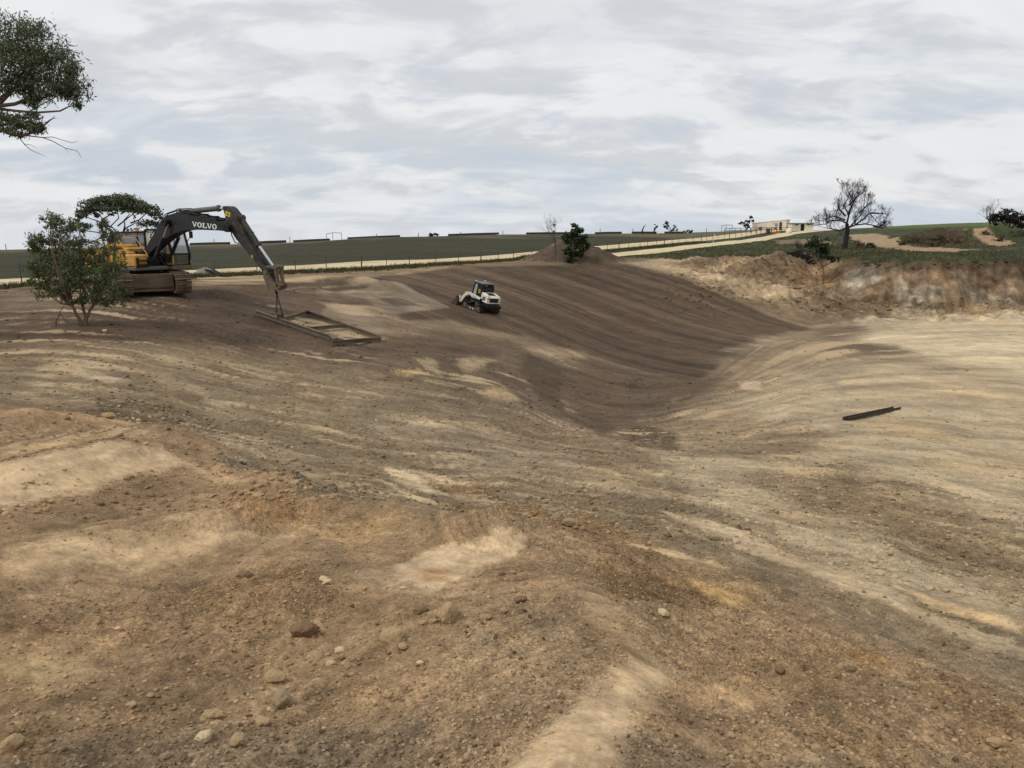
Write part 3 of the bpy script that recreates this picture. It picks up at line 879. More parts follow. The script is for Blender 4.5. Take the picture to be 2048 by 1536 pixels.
    for nm, val in (('pass_line', v), ('pass_way', u), ('passed', pitw * sstep(r, 6, 12) * (1 - 0.6 * nodust) * (1 - sstep(r, 75, 90)))):
        at2 = me.attributes.new(nm, 'FLOAT', 'POINT')
        at2.data.foreach_set('value', np.asarray(val).astype(np.float32))
    bt = me.attributes.new('batter', 'FLOAT', 'POINT')
    bt.data.foreach_set('value', slope_mask.astype(np.float32))
    rb = me.attributes.new('rubble', 'FLOAT', 'POINT')
    rb.data.foreach_set('value', np.clip(lip * 0.8 + 0.4 * spoil + 0.25 * keep, 0, 1).astype(np.float32))
    ra = me.attributes.new('rough', 'FLOAT', 'POINT')
    ra.data.foreach_set('value', rough.astype(np.float32))
    o = link(bpy.data.objects.new('ground', me))
    o['kind'] = 'structure'
    GROUND.update(rs=rs, az=az, z=z.reshape(nr, na), rough=rough.reshape(nr, na), col=col.reshape(nr, na, 3))
build_ground()

def gz(x, y):
    """Height of the finished ground mesh (array or scalar)."""
    x = np.atleast_1d(np.asarray(x, float)); y = np.atleast_1d(np.asarray(y, float))
    rs, az, Z = GROUND['rs'], GROUND['az'], GROUND['z']
    r = np.hypot(x, y); a = np.arctan2(x, y)
    a = np.where(a < az[0], a + 2 * np.pi, a)
    i = np.clip(np.searchsorted(rs, r) - 1, 0, len(rs) - 2)
    j = np.clip(np.searchsorted(az, a) - 1, 0, len(az) - 2)
    fr = np.clip((r - rs[i]) / (rs[i + 1] - rs[i]), 0, 1); fa = np.clip((a - az[j]) / (az[j + 1] - az[j]), 0, 1)
    return (Z[i, j] * (1 - fr) + Z[i + 1, j] * fr) * (1 - fa) + (Z[i, j + 1] * (1 - fr) + Z[i + 1, j + 1] * fr) * fa

def gz1(x, y):
    return float(gz(x, y)[0])

def rough_at(x, y):
    rs, az = GROUND['rs'], GROUND['az']
    i = np.clip(np.searchsorted(rs, np.hypot(x, y)), 0, len(rs) - 1)
    j = np.clip(np.searchsorted(az, np.arctan2(x, y)), 0, len(az) - 1)
    return GROUND['rough'][i, j], GROUND['col'][i, j]
# ------------------------------------------------------------------ mesh helpers
class MB:
    """Collects simple shapes into one mesh."""
    def __init__(self):
        self.v, self.f = [], []
    def add(self, verts, faces):
        n = len(self.v)
        self.v.extend([tuple(p) for p in verts])
        self.f.extend([tuple(i + n for i in f) for f in faces])
        return self
    def box(self, x0, x1, y0, y1, z0, z1, b=0.0):
        if b <= 0:
            v = [(x0,y0,z0),(x1,y0,z0),(x1,y1,z0),(x0,y1,z0),(x0,y0,z1),(x1,y0,z1),(x1,y1,z1),(x0,y1,z1)]
            return self.add(v, [(3,2,1,0),(4,5,6,7),(0,1,5,4),(1,2,6,5),(2,3,7,6),(3,0,4,7)])
        # bevelled: chamfered outline in plan, inset top and bottom
        def ring(i, z):
            return [(x0+i+b,y0+i,z),(x1-i-b,y0+i,z),(x1-i,y0+i+b,z),(x1-i,y1-i-b,z),(x1-i-b,y1-i,z),(x0+i+b,y1-i,z),(x0+i,y1-i-b,z),(x0+i,y0+i+b,z)]
        v = ring(b, z0) + ring(0, z0+b) + ring(0, z1-b) + ring(b, z1)
        f = [tuple(range(7,-1,-1)), tuple(range(24,32))]
        for k in range(3):
            for i in range(8):
                f.append((k*8+i, k*8+(i+1)%8, k*8+8+(i+1)%8, k*8+8+i))
        return self.add(v, f)
    def obox(self, M, sx, sy, sz, b=0.0):
        """box centred on matrix M"""
        t = MB().box(-sx/2, sx/2, -sy/2, sy/2, -sz/2, sz/2, b)
        return self.add([M @ Vector(p) for p in t.v], t.f)
    def prism(self, poly, y0, y1):
        """outline in the XZ plane pushed from y0 to y1"""
        n = len(poly)
        v = [(p[0], y0, p[1]) for p in poly] + [(p[0], y1, p[1]) for p in poly]
        f = [tuple(range(n)), tuple(range(2*n-1, n-1, -1))]
        f += [(i, n+i, n+(i+1)%n, (i+1)%n) for i in range(n)]
        return self.add(v, f)
    def tube(self, pts, rad, seg=8, cap=True):
        pts = [Vector(p) for p in pts]
        n = len(pts)
        rad = [rad]*n if not hasattr(rad, '__len__') else rad
        base = len(self.v)
        prev = None
        for i, p in enumerate(pts):
            t = (pts[min(i+1, n-1)] - pts[max(i-1, 0)])
            if t.length < 1e-9: t = Vector((0,0,1))
            t.normalize()
            a = prev - t * prev.dot(t) if prev is not None else None
            if a is None or a.length < 1e-6:
                a = t.orthogonal()
            a.normalize(); prev = a
            b = t.cross(a)
            for k in range(seg):
                an = 2*math.pi*k/seg
                self.v.append(tuple(p + (a*math.cos(an) + b*math.sin(an)) * rad[i]))
        for i in range(n-1):
            for k in range(seg):
                self.f.append((base+i*seg+k, base+i*seg+(k+1)%seg, base+(i+1)*seg+(k+1)%seg, base+(i+1)*seg+k))
        if cap:
            self.f.append(tuple(base+k for k in range(seg-1,-1,-1)))
            self.f.append(tuple(base+(n-1)*seg+k for k in range(seg)))
        return self
    def bar(self, a, b, w, h, up=(0,0,1)):
        a, b = Vector(a), Vector(b)
        t = b - a; L = t.length; t.normalize()
        s = t.cross(Vector(up))
        if s.length < 1e-6: s = t.orthogonal()
        s.normalize(); u = s.cross(t)
        v = []
        for p in (a, b):
            for i, j in ((-1,-1),(1,-1),(1,1),(-1,1)):
                v.append(p + s*(i*w/2) + u*(j*h/2))
        return self.add(v, [(3,2,1,0),(4,5,6,7),(0,1,5,4),(1,2,6,5),(2,3,7,6),(3,0,4,7)])
    def disc(self, c, axis, r, w, seg=16, r2=None):
        a = Vector(axis).normalized()
        c = Vector(c)
        return self.tube([c - a*w/2, c + a*w/2], [r, r if r2 is None else r2], seg)
    def mesh(self, name, mat, smooth=False):
        me = bpy.data.meshes.new(name)
        me.from_pydata([tuple(p) for p in self.v], [], self.f)
        if smooth:
            for p in me.polygons: p.use_smooth = True
        if mat: me.materials.append(mat)
        return me
    def build(self, name, mat, parent=None, smooth=False, matrix=None):
        o = bpy.data.objects.new(name, self.mesh(name, mat, smooth))
        link(o, parent)
        if matrix is not None: o.matrix_basis = matrix
        return o

def tag(o, label=None, cat=None, group=None, kind=None):
    if label: o['label'] = label
    if cat: o['category'] = cat
    if group: o['group'] = group
    if kind: o['kind'] = kind
    return o

def thing(name, matrix, label, cat, group=None):
    o = bpy.data.objects.new(name, None)
    o.empty_display_size = 0.3
    link(o)
    o.matrix_world = matrix if isinstance(matrix, Matrix) else Matrix.Translation(matrix)
    return tag(o, label, cat, group)

def frame_matrix(origin, fwd, up=(0,0,1)):
    """x along fwd, z near up"""
    x = Vector(fwd).normalized(); u = Vector(up)
    y = u.cross(x).normalized(); z = x.cross(y)
    M = Matrix((x, y, z)).transposed().to_4x4()
    M.translation = Vector(origin)
    return M

def auto_smooth(o, ang=35):
    me = o.data
    me.polygons.foreach_set('use_smooth', [True]*len(me.polygons))
    try:
        me.set_sharp_from_angle(angle=R(ang))
    except Exception:
        pass
    return o

rnd = random.Random(11)
DUST = lin((132, 112, 88))
MUD = lin((98, 82, 64))
M = {}
M['boom'] = surf('charcoal_paint', lin((34, 38, 38)), 0.5, var=0.25, scale=3, dirt=lin((74, 66, 56)), dirt_amt=0.18, spec=.35)
M['armdirt'] = surf('muddy_charcoal_paint', lin((34, 36, 35)), 0.6, var=0.3, scale=4, dirt=lin((82, 72, 60)), dirt_amt=0.5, dirt_scale=3)
M['yellow'] = surf('yellow_paint', lin((204, 150, 58)), 0.45, var=0.15, scale=3, dirt=DUST, dirt_amt=0.5)
M['black'] = surf('black_paint', lin((17, 18, 19)), 0.55, var=0.3, scale=5, dirt=lin((56, 50, 42)), dirt_amt=0.25, spec=.3)
M['rubber'] = surf('black_rubber', lin((22, 21, 20)), 0.85, var=0.3, scale=8, dirt=MUD, dirt_amt=0.35, dirt_scale=5)
M['steel_mud'] = surf('mud_caked_steel', lin((92, 80, 66)), 0.8, var=0.35, scale=5, dirt=lin((120, 102, 80)), dirt_amt=0.6, bump=0.6)
M['chrome'] = surf('chromed_rod', lin((210, 214, 218)), 0.15, metal=1.0, var=0.05)
M['white'] = surf('white_paint', lin((226, 222, 206)), 0.5, var=0.12, scale=4, dirt=DUST, dirt_amt=0.42, dirt_scale=3)
M['shed_white'] = surf('white_weatherboard', lin((240, 234, 212)), 0.7, var=0.05, scale=2)
M['rust'] = surf('rusty_steel', lin((78, 58, 44)), 0.85, var=0.4, scale=7, dirt=lin((52, 44, 38)), dirt_amt=0.5, bump=0.3)
M['beam'] = surf('weathered_steel', lin((112, 98, 80)), 0.7, metal=0.0, var=0.25, scale=4, dirt=lin((84, 68, 52)), dirt_amt=0.6, bump=0.2)
M['letter'] = surf('white_lettering', lin((228, 228, 222)), 0.5, var=0.06)
M['sticker'] = surf('yellow_sticker', lin((214, 190, 40)), 0.5, var=0.1)
M['orange'] = surf('orange_lens', lin((206, 112, 46)), 0.3, var=0.1)
M['red'] = surf('red_paint', lin((120, 40, 34)), 0.5, var=0.15)
M['grey'] = surf('grey_paint', lin((92, 94, 94)), 0.5, var=0.2, dirt=MUD, dirt_amt=0.4)
M['lamp'] = surf('lamp_lens', lin((215, 215, 205)), 0.2, var=0.05)
M['cream'] = surf('cream_cladding', lin((226, 216, 194)), 0.7, var=0.06, scale=1.5, dirt=lin((196, 182, 156)), dirt_amt=0.4, dirt_scale=0.6)
M['dark_timber'] = surf('weathered_timber', lin((86, 74, 60)), 0.9, var=0.35, scale=5)
M['charred'] = surf('charred_bark', lin((42, 37, 34)), 0.95, var=0.4, scale=5, bump=0.6)
M['bark'] = surf('gum_bark', lin((96, 80, 66)), 0.9, var=0.35, scale=6, dirt=lin((134, 110, 92)), dirt_amt=0.5, bump=0.5)
M['twig'] = surf('dead_twig', lin((88, 76, 66)), 0.9, var=0.3, scale=5)
M['concrete'] = surf('concrete', lin((130, 124, 112)), 0.9, var=0.2, scale=4, bump=0.4)
M['stack'] = surf('dark_bales', lin((58, 54, 50)), 0.9, var=0.3, scale=2)
M['tarp'] = surf('black_cloth', lin((36, 36, 36)), 0.8, var=0.25)

def glass(name, tint=(0.55, 0.66, 0.66), alpha=0.45):
    m, nt, b = material(name)
    b.inputs['Base Color'].default_value = (*tint, 1)
    b.inputs['Roughness'].default_value = 0.06
    b.inputs['Alpha'].default_value = alpha
    b.inputs['Specular IOR Level'].default_value = 0.8
    return m
M['glass'] = glass('cab_glass')
M['dark_glass'] = glass('dark_glass', (0.03, 0.04, 0.045), 0.85)

# ------------------------------------------------------------------ excavator
def build_excavator():
    F = Vector((-18.0, 38.6, 0.0))
    d = Vector((0.866, -0.5, 0.0)); lft = Vector((0.5, 0.866, 0.0))
    C = F - d * 0.15
    zg = gz1(C.x, C.y) + 0.02
    C.z = zg
    root = thing('excavator', frame_matrix(C, d), 'large yellow excavator with black boom on crawler tracks, beside the leafy shrub', 'excavator')
    inv = root.matrix_world.inverted()
    HB = 0.27
    def pl(px, py, off=-HB):
        """point of the boom's side plane seen at a frame point, in machine axes (x forward, z up)"""
        dx, dz = ray(px, py)
        n = lft; o = C + lft * off
        dv = Vector((dx, 1, dz)); e = Vector((0, 0, EYE))
        t = (o - e).dot(n) / dv.dot(n)
        q = inv @ (e + dv * t)
        return (q.x, q.z)
    # undercarriage
    ax = Vector((0.55, -0.835, 0)).normalized()
    uc = inv.to_3x3() @ ax
    U = frame_matrix((0, 0, 0), uc)
    shoe = MB()
    shoe.box(-0.10, 0.10, -0.36, 0.36, -0.03, 0.03).box(-0.085, -0.055, -0.36, 0.36, 0.03, 0.075).box(0.055, 0.085, -0.36, 0.36, 0.03, 0.06)
    shoe_me = shoe.mesh('shoe', M['steel_mud'])
    Lc, Rr = 2.0, 0.44
    def path(s):
        """oval of the crawler chain: position and tangent angle"""
        per = 2 * (2 * Lc) + 2 * math.pi * Rr
        s = s % per
        if s < 2 * Lc: return (-Lc + s, 2 * Rr + 0.06, 0.0)
        s -= 2 * Lc
        if s < math.pi * Rr:
            a = s / Rr; return (Lc + Rr * math.sin(a), Rr + 0.06 + Rr * math.cos(a), -a)
        s -= math.pi * Rr
        if s < 2 * Lc: return (Lc - s, 0.06, -math.pi)
        s -= 2 * Lc
        a = s / Rr; return (-Lc - Rr * math.sin(a), Rr + 0.06 - Rr * math.cos(a), -math.pi - a)
    for sgn in (-1, 1):
        y = sgn * 1.28
        fr = MB()
        fr.box(-1.9, 1.9, y - 0.22, y + 0.22, 0.28, 0.78, 0.05)
        fr.disc((Lc, y, Rr + 0.06), (0, 1, 0), Rr - 0.06, 0.40, 20).disc((-Lc, y, Rr + 0.06), (0, 1, 0), Rr - 0.06, 0.40, 20)
        for k in range(7):
            fr.disc((-1.5 + k * 0.5, y, 0.22), (0, 1, 0), 0.14, 0.44, 12)
        tr = fr.build('track', M['steel_mud'], root, matrix=U)
        per = 4 * Lc + 2 * math.pi * Rr
        n = 46
        for k in range(n):
            x, z, a = path(k * per / n)
            o = bpy.data.objects.new('shoe', shoe_me)
            link(o, tr)
            o.matrix_basis = Matrix.Translation((x, y, z)) @ Matrix.Rotation(-a, 4, 'Y')
    car = MB()
    car.box(-1.4, 1.55, -1.0, 1.0, 0.42, 0.88, 0.06).box(1.5, 1.75, -0.92, 0.92, 0.2, 0.95, 0.04).box(1.72, 1.80, -0.92, 0.92, 0.30, 0.36).box(1.72, 1.82, -0.92, 0.90, 0.12, 0.22)
    car.box(1.70, 1.80, -0.95, -0.87, 0.1, 1.0).box(1.70, 1.80, 0.87, 0.95, 0.1, 1.0)
    car.build('chassis', M['steel_mud'], root, matrix=U)
    MB().disc((0, 0, 1.02), (0, 0, 1), 0.72, 0.24, 28).build('slew_ring', M['black'], root)
    # house
    plat = MB().box(-2.25, 1.35, -1.45, 1.45, 1.10, 1.28, 0.04)
    plat.build('platform', M['grey'], root)
    body = MB()
    body.box(-2.05, -0.55, -1.45, -0.32, 1.285, 2.05, 0.07).box(-2.05, -0.95, -0.315, 1.44, 1.285, 2.15, 0.07)
    body.box(-0.54, 0.30, -1.44, -0.62, 1.285, 1.98, 0.05)
    eb = body.build('engine_cover', M['yellow'], root)
    MB().box(-1.85, -0.9, -1.462, -1.447, 1.45, 1.8).build('vent', M['black'], eb)
    MB().box(-1.9, -1.2, -0.9, 0.6, 2.10, 2.30, 0.06).build('hood', M['yellow'], eb)
    MB().tube([(-1.7, 0.9, 2.1), (-1.7, 0.9, 2.55), (-1.78, 0.9, 2.62)], 0.07, 10).build('exhaust_pipe', M['black'], eb)
    cw = [(-2.06, 1.15), (-2.45, 1.15), (-2.60, 1.35), (-2.62, 1.95), (-2.5, 2.12), (-2.06, 2.12)]
    c0 = MB()
    n = 9
    for j in range(n + 1):           # rounded tail
        yy = -1.46 + 2.92 * j / n
        bulge = -0.28 * (1 - (yy / 1.46) ** 2)
        for (xx, zz) in cw:
            c0.v.append((xx + (bulge if xx < -2.3 else 0), yy, zz))
    k = len(cw)
    for j in range(n):
        for i in range(k):
            c0.f.append((j*k+i, (j+1)*k+i, (j+1)*k+(i+1)%k, j*k+(i+1)%k))
    c0.f.append(tuple(range(k))); c0.f.append(tuple(n*k+i for i in range(k-1, -1, -1)))
    c0.build('counterweight', M['yellow'], root)
    tb = MB().box(0.32, 1.34, -1.44, -0.66, 1.285, 1.86, 0.05).build('tool_box', M['yellow'], root)
    st = MB()
    for z in (1.38, 1.58):
        st.box(1.34, 1.50, -1.36, -0.74, z, z + 0.035)
    for y in (-1.36, -0.78):
        st.box(1.34, 1.50, y, y + 0.04, 1.34, 1.72)
    st.build('step', M['black'], tb)
    MB().box(1.345, 1.37, -1.38, -0.74, 1.29, 1.345).build('step', M['black'], tb)
    hr = MB()
    hr.tube([(1.30, -1.38, 1.28), (0.55, -1.38, 2.15), (-0.15, -1.38, 2.92), (-0.35, -1.38, 2.95), (-0.35, -1.38, 2.05)], 0.028, 8)
    hr.tube([(1.30, -0.72, 1.86), (0.5, -0.72, 2.62), (-0.5, -0.72, 2.64), (-0.5, -0.72, 2.05)], 0.022, 8)
    hr.tube([(-0.6, -1.40, 2.05), (-0.6, -1.40, 2.5), (-1.95, -1.40, 2.5), (-1.95, -1.40, 2.05)], 0.022, 8)
    hr.build('handrail', M['yellow'], root)
    # boom foot brackets
    br = MB()
    for y in (-0.52, 0.42):
        br.prism([(-0.45, 1.285), (0.9, 1.285), (0.5, 1.75), (0.2, 2.0), (-0.1, 2.0), (-0.4, 1.7)], y, y + 0.10)
    br.build('boom_bracket', M['black'], root)
    MB().box(-0.5, 0.75, -0.36, 0.36, 1.285, 1.50, 0.03).build('valve_block', M['black'], root)
    # cab
    cx0, cx1, cy0, cy1, cz0, cz1 = -0.45, 1.52, 0.46, 1.46, 1.29, 3.0
    cab = MB()
    prof = [(cx0, cz0), (cx1 - 0.05, cz0), (cx1, cz0 + 0.55), (cx1 - 0.30, cz1 - 0.10), (cx1 - 0.55, cz1), (cx0 + 0.1, cz1), (cx0, cz1 - 0.1)]
    for y in (cy0, cy1):            # pillars follow the side outline
        for i in range(len(prof)):
            a, b = prof[i], prof[(i + 1) % len(prof)]
            cab.bar((a[0], y, a[1]), (b[0], y, b[1]), 0.09, 0.09, (0, 1, 0))
        cab.bar((0.45, y, cz0), (0.40, y, cz1), 0.07, 0.07, (0, 1, 0))
    for p in prof:
        cab.bar((p[0], cy0, p[1]), (p[0], cy1, p[1]), 0.08, 0.08)
    fr = cab.build('cab', M['black'], root)
    MB().box(cx0 + 0.1, cx1 - 0.55, cy0, cy1, cz1 + 0.003, cz1 + 0.06, 0.02).build('roof', M['black'], fr)
    MB().box(cx0, cx1 - 0.1, cy0 + 0.03, cy1 - 0.03, cz0 - 0.02, cz0 + 0.06).build('floor', M['grey'], fr)
    MB().box(cx0 + 0.02, 0.42, cy0 - 0.03, cy0 + 0.02, cz0 + 0.02, cz0 + 0.75).build('side_panel', M['yellow'], fr)
    MB().box(cx0 + 0.02, 0.42, cy1 - 0.02, cy1 + 0.03, cz0 + 0.02, cz0 + 0.85).build('door_panel', M['yellow'], fr)
    MB().bar((cx1 + 0.01, cy1 + 0.01, cz0 + 0.1), (cx1 - 0.22, cy1 + 0.01, cz1 - 0.2), 0.05, 0.05, (0, 1, 0)).build('grab_handle', M['yellow'], fr)
    MB().bar((cx1 + 0.03, cy0 - 0.01, cz0 + 0.05), (cx1 + 0.05, cy0 - 0.01, cz0 + 0.60), 0.07, 0.07, (0, 1, 0)).build('front_pillar', M['yellow'], fr)
    MB().box(cx1 - 0.40, cx1 - 0.02, cy0 - 0.04, cy0 + 0.01, cz0 - 0.05, cz0 + 0.16).build('sill', M['yellow'], fr)
    g = MB()
    g.add([(cx1 - 0.01, cy0 + 0.05, cz0 + 0.58), (cx1 - 0.01, cy1 - 0.05, cz0 + 0.58), (cx1 - 0.29, cy1 - 0.05, cz1 - 0.14), (cx1 - 0.29, cy0 + 0.05, cz1 - 0.14)], [(0, 1, 2, 3)])
    g.build('windscreen', M['glass'], fr)
    for y in (cy0, cy1):
        MB().add([(0.48, y, cz0 + 0.62), (cx1 - 0.04, y, cz0 + 0.62), (cx1 - 0.33, y, cz1 - 0.12), (0.46, y, cz1 - 0.06)], [(0, 1, 2, 3)]).build('side_window', M['glass'], fr)
        MB().add([(cx0 + 0.05, y, cz0 + 0.8), (0.38, y, cz0 + 0.8), (0.38, y, cz1 - 0.06), (cx0 + 0.06, y, cz1 - 0.08)], [(0, 1, 2, 3)]).build('side_window', M['glass'], fr)
    MB().add([(cx1 - 0.045, cy0 + 0.05, cz0 + 0.06), (cx1 - 0.045, cy1 - 0.05, cz0 + 0.06), (cx1 - 0.01, cy1 - 0.05, cz0 + 0.52), (cx1 - 0.01, cy0 + 0.05, cz0 + 0.52)], [(0, 1, 2, 3)]).build('lower_window', M['dark_glass'], fr)
    seat = MB().box(0.1, 0.6, 0.72, 1.2, cz0 + 0.06, cz0 + 0.55, 0.04).box(0.05, 0.2, 0.74, 1.18, cz0 + 0.5, cz0 + 1.2, 0.04)
    seat.build('seat', M['tarp'], fr)
    mr = MB().tube([(cx1 - 0.2, cy1, cz0 + 1.0), (cx1 - 0.1, cy1 + 0.18, cz1 - 0.32), (cx1 - 0.1, cy1 + 0.22, cz1 - 0.1)], 0.018, 6)
    mr.box(cx1 - 0.15, cx1 - 0.06, cy1 + 0.16, cy1 + 0.34, cz1 - 0.40, cz1 - 0.06, 0.02)
    mr.build('mirror', M['black'], fr)
    fl = MB().box(1.36, 1.62, 0.40, 1.50, 1.10, 1.285, 0.03)
    fl.build('front_step', M['steel_mud'], root)
    mr2 = MB().tube([(-0.1, -1.40, 2.0), (-0.1, -1.46, 2.45)], 0.02, 6).box(-0.16, -0.06, -1.62, -1.34, 2.42, 2.86, 0.02)
    mr2.build('mirror', M['black'], root)
    bc = MB().tube([(-0.5, 0.1, 2.15), (-0.5, 0.1, 2.95)], 0.02, 6).build('beacon_post', M['black'], root)
    MB().disc((-0.5, 0.1, 3.03), (0, 0, 1), 0.08, 0.18, 14, 0.065).build('beacon', M['orange'], bc)
    # boom
    bo = [(286,512),(289,500),(305,471),(319,446),(333,431),(353,425),(382,430.5),(416,438),(448,444),(460,449),(464,456),(458,463.5),(437,461),(382,459),(366,460.5),(350,466),(332,477),(312,493),(302,503),(294,514)]
    P = [pl(*p) for p in bo]
    b = MB().prism(P, -HB, HB).build('boom', M['boom'], root)
    for (px, py, rr, ww) in ((459.5, 456.5, 0.17, 0.98), (291, 508, 0.16, 0.92), (338, 446, 0.17, 1.10)):
        MB().disc((pl(px, py)[0], 0, pl(px, py)[1]), (0, 1, 0), rr, ww, 16).build('pin', M['black'], b)
    for off in (0.42, -0.42):       # lift cylinders, one on each side
        def q(px, py): x, z = pl(px, py, -0.42); return (x, off, z)
        cy = MB().tube([q(326.7, 475), q(306, 526)], 0.085, 12).build('lift_cylinder', M['boom'], root)
        MB().tube([q(337, 448), q(326.7, 475)], 0.045, 10).build('rod', M['chrome'], cy)
    hose = MB()
    for i, y in enumerate((-0.27, -0.16, 0.16, 0.27)):
        pts = [pl(*p) for p in ((300,476),(318,443),(333,428),(352,421.5),(382,427.5),(416,435),(446,441))]
        hose.tube([(x, y, z + 0.02) for x, z in pts], 0.024, 6)
    pts = [pl(*p) for p in ((452,446),(463,452),(465,470),(472,485),(480,487))]
    hose.tube([(x, -HB - 0.05, z) for x, z in pts], 0.024, 6)
    pts = [pl(*p) for p in ((455,449),(466,456),(468,468),(474,478))]
    hose.tube([(x, -HB - 0.02, z) for x, z in pts], 0.024, 6)
    hose.build('hose', M['black'], b)
    gr = MB()
    for a in (((347,425),(354,418.5),(360,417)), ((353,425),(360,418),(368,417),(384,417),(385.5,419.5))):
        gr.tube([(pl(*p)[0], -0.28, pl(*p)[1]) for p in a], 0.018, 6)
    gr.build('grab_rail', M['black'], b)
    clamp = MB()
    for p in ((396, 431.5), (417, 436), (433, 440)):
        x, z = pl(*p); clamp.box(x - 0.05, x + 0.05, -0.3, 0.3, z - 0.02, z + 0.10)
    clamp.build('clamp', M['black'], b)
    # arm cylinder on top of the boom
    q1 = lambda px, py: (pl(px, py, 0)[0], 0.0, pl(px, py, 0)[1])
    ac = MB().tube([q1(366, 424), q1(372, 423.5), q1(372.2, 423.5), q1(436, 416.8)], [0.09, 0.09, 0.12, 0.12], 14)
    ac.disc(q1(367, 424.5), (0, 1, 0), 0.14, 0.3, 14).disc(q1(437, 416.8), Vector(q1(437, 416.8)) - Vector(q1(420, 418.5)), 0.15, 0.1, 14)
    acy = ac.build('arm_cylinder', M['grey'], root)
    MB().tube([q1(437, 416.8), q1(447, 417)], 0.06, 10).build('rod', M['chrome'], acy)
    br = MB()
    for y in (-0.2, 0.14):
        br.prism([pl(360, 428), pl(378, 430), pl(374, 420), pl(366, 419)], y, y + 0.06)
    br.build('cylinder_bracket', M['boom'], b)
    # arm
    HA = 0.20
    ar = [(445,412.5),(454,412),(460,416),(471,430),(484,458),(497,483),(511,507),(527,531),(536,541),(530,548),(521,538),(507,520),(487,496),(472,478),(461,461),(451,446),(450,431),(446.5,420)]
    a = MB().prism([pl(*p, -HA) for p in ar], -HA, HA).build('arm', M['armdirt'], root)
    cut = MB().prism([pl(*p, -HA) for p in ((480,440),(484,444),(528,528),(524,530))], -0.06, 0.06)
    cut.build('guard', M['armdirt'], a)
    q2 = lambda px, py: (pl(px, py, 0)[0], 0.0, pl(px, py, 0)[1])
    bcy = MB().tube([q2(483, 437.5), q2(516, 489)], 0.12, 14).disc(q2(482, 436), (0, 1, 0), 0.15, 0.3, 14).disc(q2(516.5, 490), Vector(q2(516.5, 490)) - Vector(q2(500, 464)), 0.14, 0.1, 14)
    bcy.tube([(pl(494, 449, -.1)[0], -0.16, pl(494, 449)[1]), (pl(505, 462, -.1)[0], -0.18, pl(505, 462)[1]), (pl(504, 465)[0], -0.16, pl(504, 465)[1])], 0.018, 6)
    bk = bcy.build('bucket_cylinder', M['armdirt'], root)
    MB().tube([q2(517, 490.5), q2(545.5, 532)], 0.065, 12).build('rod', M['chrome'], bk)
    # linkage and quick hitch
    li = MB()
    for y in (-0.18, 0.10):
        li.bar((pl(547.5, 535)[0], y + 0.04, pl(547.5, 535)[1]), (pl(552, 571)[0], y + 0.04, pl(552, 571)[1]), 0.08, 0.16, (0, 1, 0))
        li.bar((pl(547.5, 535)[0], y + 0.02, pl(547.5, 535)[1]), (pl(530, 533)[0], y + 0.02, pl(530, 533)[1]), 0.07, 0.15, (0, 1, 0))
    li.disc((pl(547.5, 535)[0], 0, pl(547.5, 535)[1]), (0, 1, 0), 0.10, 0.46, 12).disc((pl(552, 571)[0], 0, pl(552, 571)[1]), (0, 1, 0), 0.09, 0.44, 12)
    li.build('linkage', M['steel_mud'], root)
    qh = MB()
    for y in (-0.22, 0.14):
        qh.prism([pl(*p) for p in ((524,545),(527,540),(532,542),(536,553),(545,566),(556,566),(559,571),(555,579),(546,581),(536,580),(530,567),(525,556))], y, y + 0.10)
    qh.disc((pl(529, 545)[0], 0, pl(529, 545)[1]), (0, 1, 0), 0.10, 0.5, 12).box(pl(538, 575)[0], pl(552, 575)[0], -0.2, 0.2, pl(540, 578)[1], pl(540, 571)[1])
    qh.build('quick_hitch', M['steel_mud'], root)
    hx, hz = pl(551, 580, 0)
    hk = MB().tube([(hx, 0, hz + 0.05), (hx + 0.02, 0, hz - 0.12), (hx + 0.08, 0, hz - 0.16), (hx + 0.10, 0, hz - 0.08)], 0.035, 8)
    hk.build('hook', M['black'], root)
    # writing on the boom: slab-serif capitals, plane by plane
    def letter_V(x, w, h):
        t, s = w * 0.27, w * 0.13
        return [[(x - s*.5, h), (x + t + s*.5, h), (x + t + s*.5, h*.9), (x + t, h*.9), (x + w/2 + t*.12, h*.32), (x + w - t*.85, h*.9), (x + w - t - s*.4, h*.9), (x + w - t - s*.4, h), (x + w + s*.5, h), (x + w + s*.5, h*.9), (x + w - t*.2, h*.9), (x + w/2 + t*.38, 0), (x + w/2 - t*.38, 0), (x + t*.1, h*.9), (x - s*.5, h*.9)]]
    def letter_L(x, w, h):
        t = w * 0.30
        return [[(x, h), (x + t*1.9, h), (x + t*1.9, h*.88), (x + t*1.45, h*.88), (x + t*1.45, h*.14), (x + w*.85, h*.14), (x + w*.88, h*.36), (x + w, h*.36), (x + w, 0), (x, 0), (x, h*.12), (x + t*.45, h*.12), (x + t*.45, h*.88), (x, h*.88)]]
    def letter_O(x, w, h, n=22):
        res = []
        for i in range(n):
            a0, a1 = 2*math.pi*i/n, 2*math.pi*(i+1)/n
            def pt(a, k1, k2): return (x + w/2 + math.cos(a)*w/2*k1, h/2 + math.sin(a)*h/2*k2)
            res.append([pt(a0, 1, 1.04), pt(a1, 1, 1.04), pt(a1, .46, .74), pt(a0, .46, .74)])
        return res
    bl, brr = Vector((pl(385, 453.2)[0], pl(385, 453.2)[1])), Vector((pl(433.5, 459.2)[0], pl(433.5, 459.2)[1]))
    L = (brr - bl).length; ex = (brr - bl) / L
    top = Vector(pl(384, 443.0)); h = (top - bl).dot(Vector((-ex.y, ex.x)))
    ey = Vector((-ex.y, ex.x))
    w = L / 5.35
    word = MB()
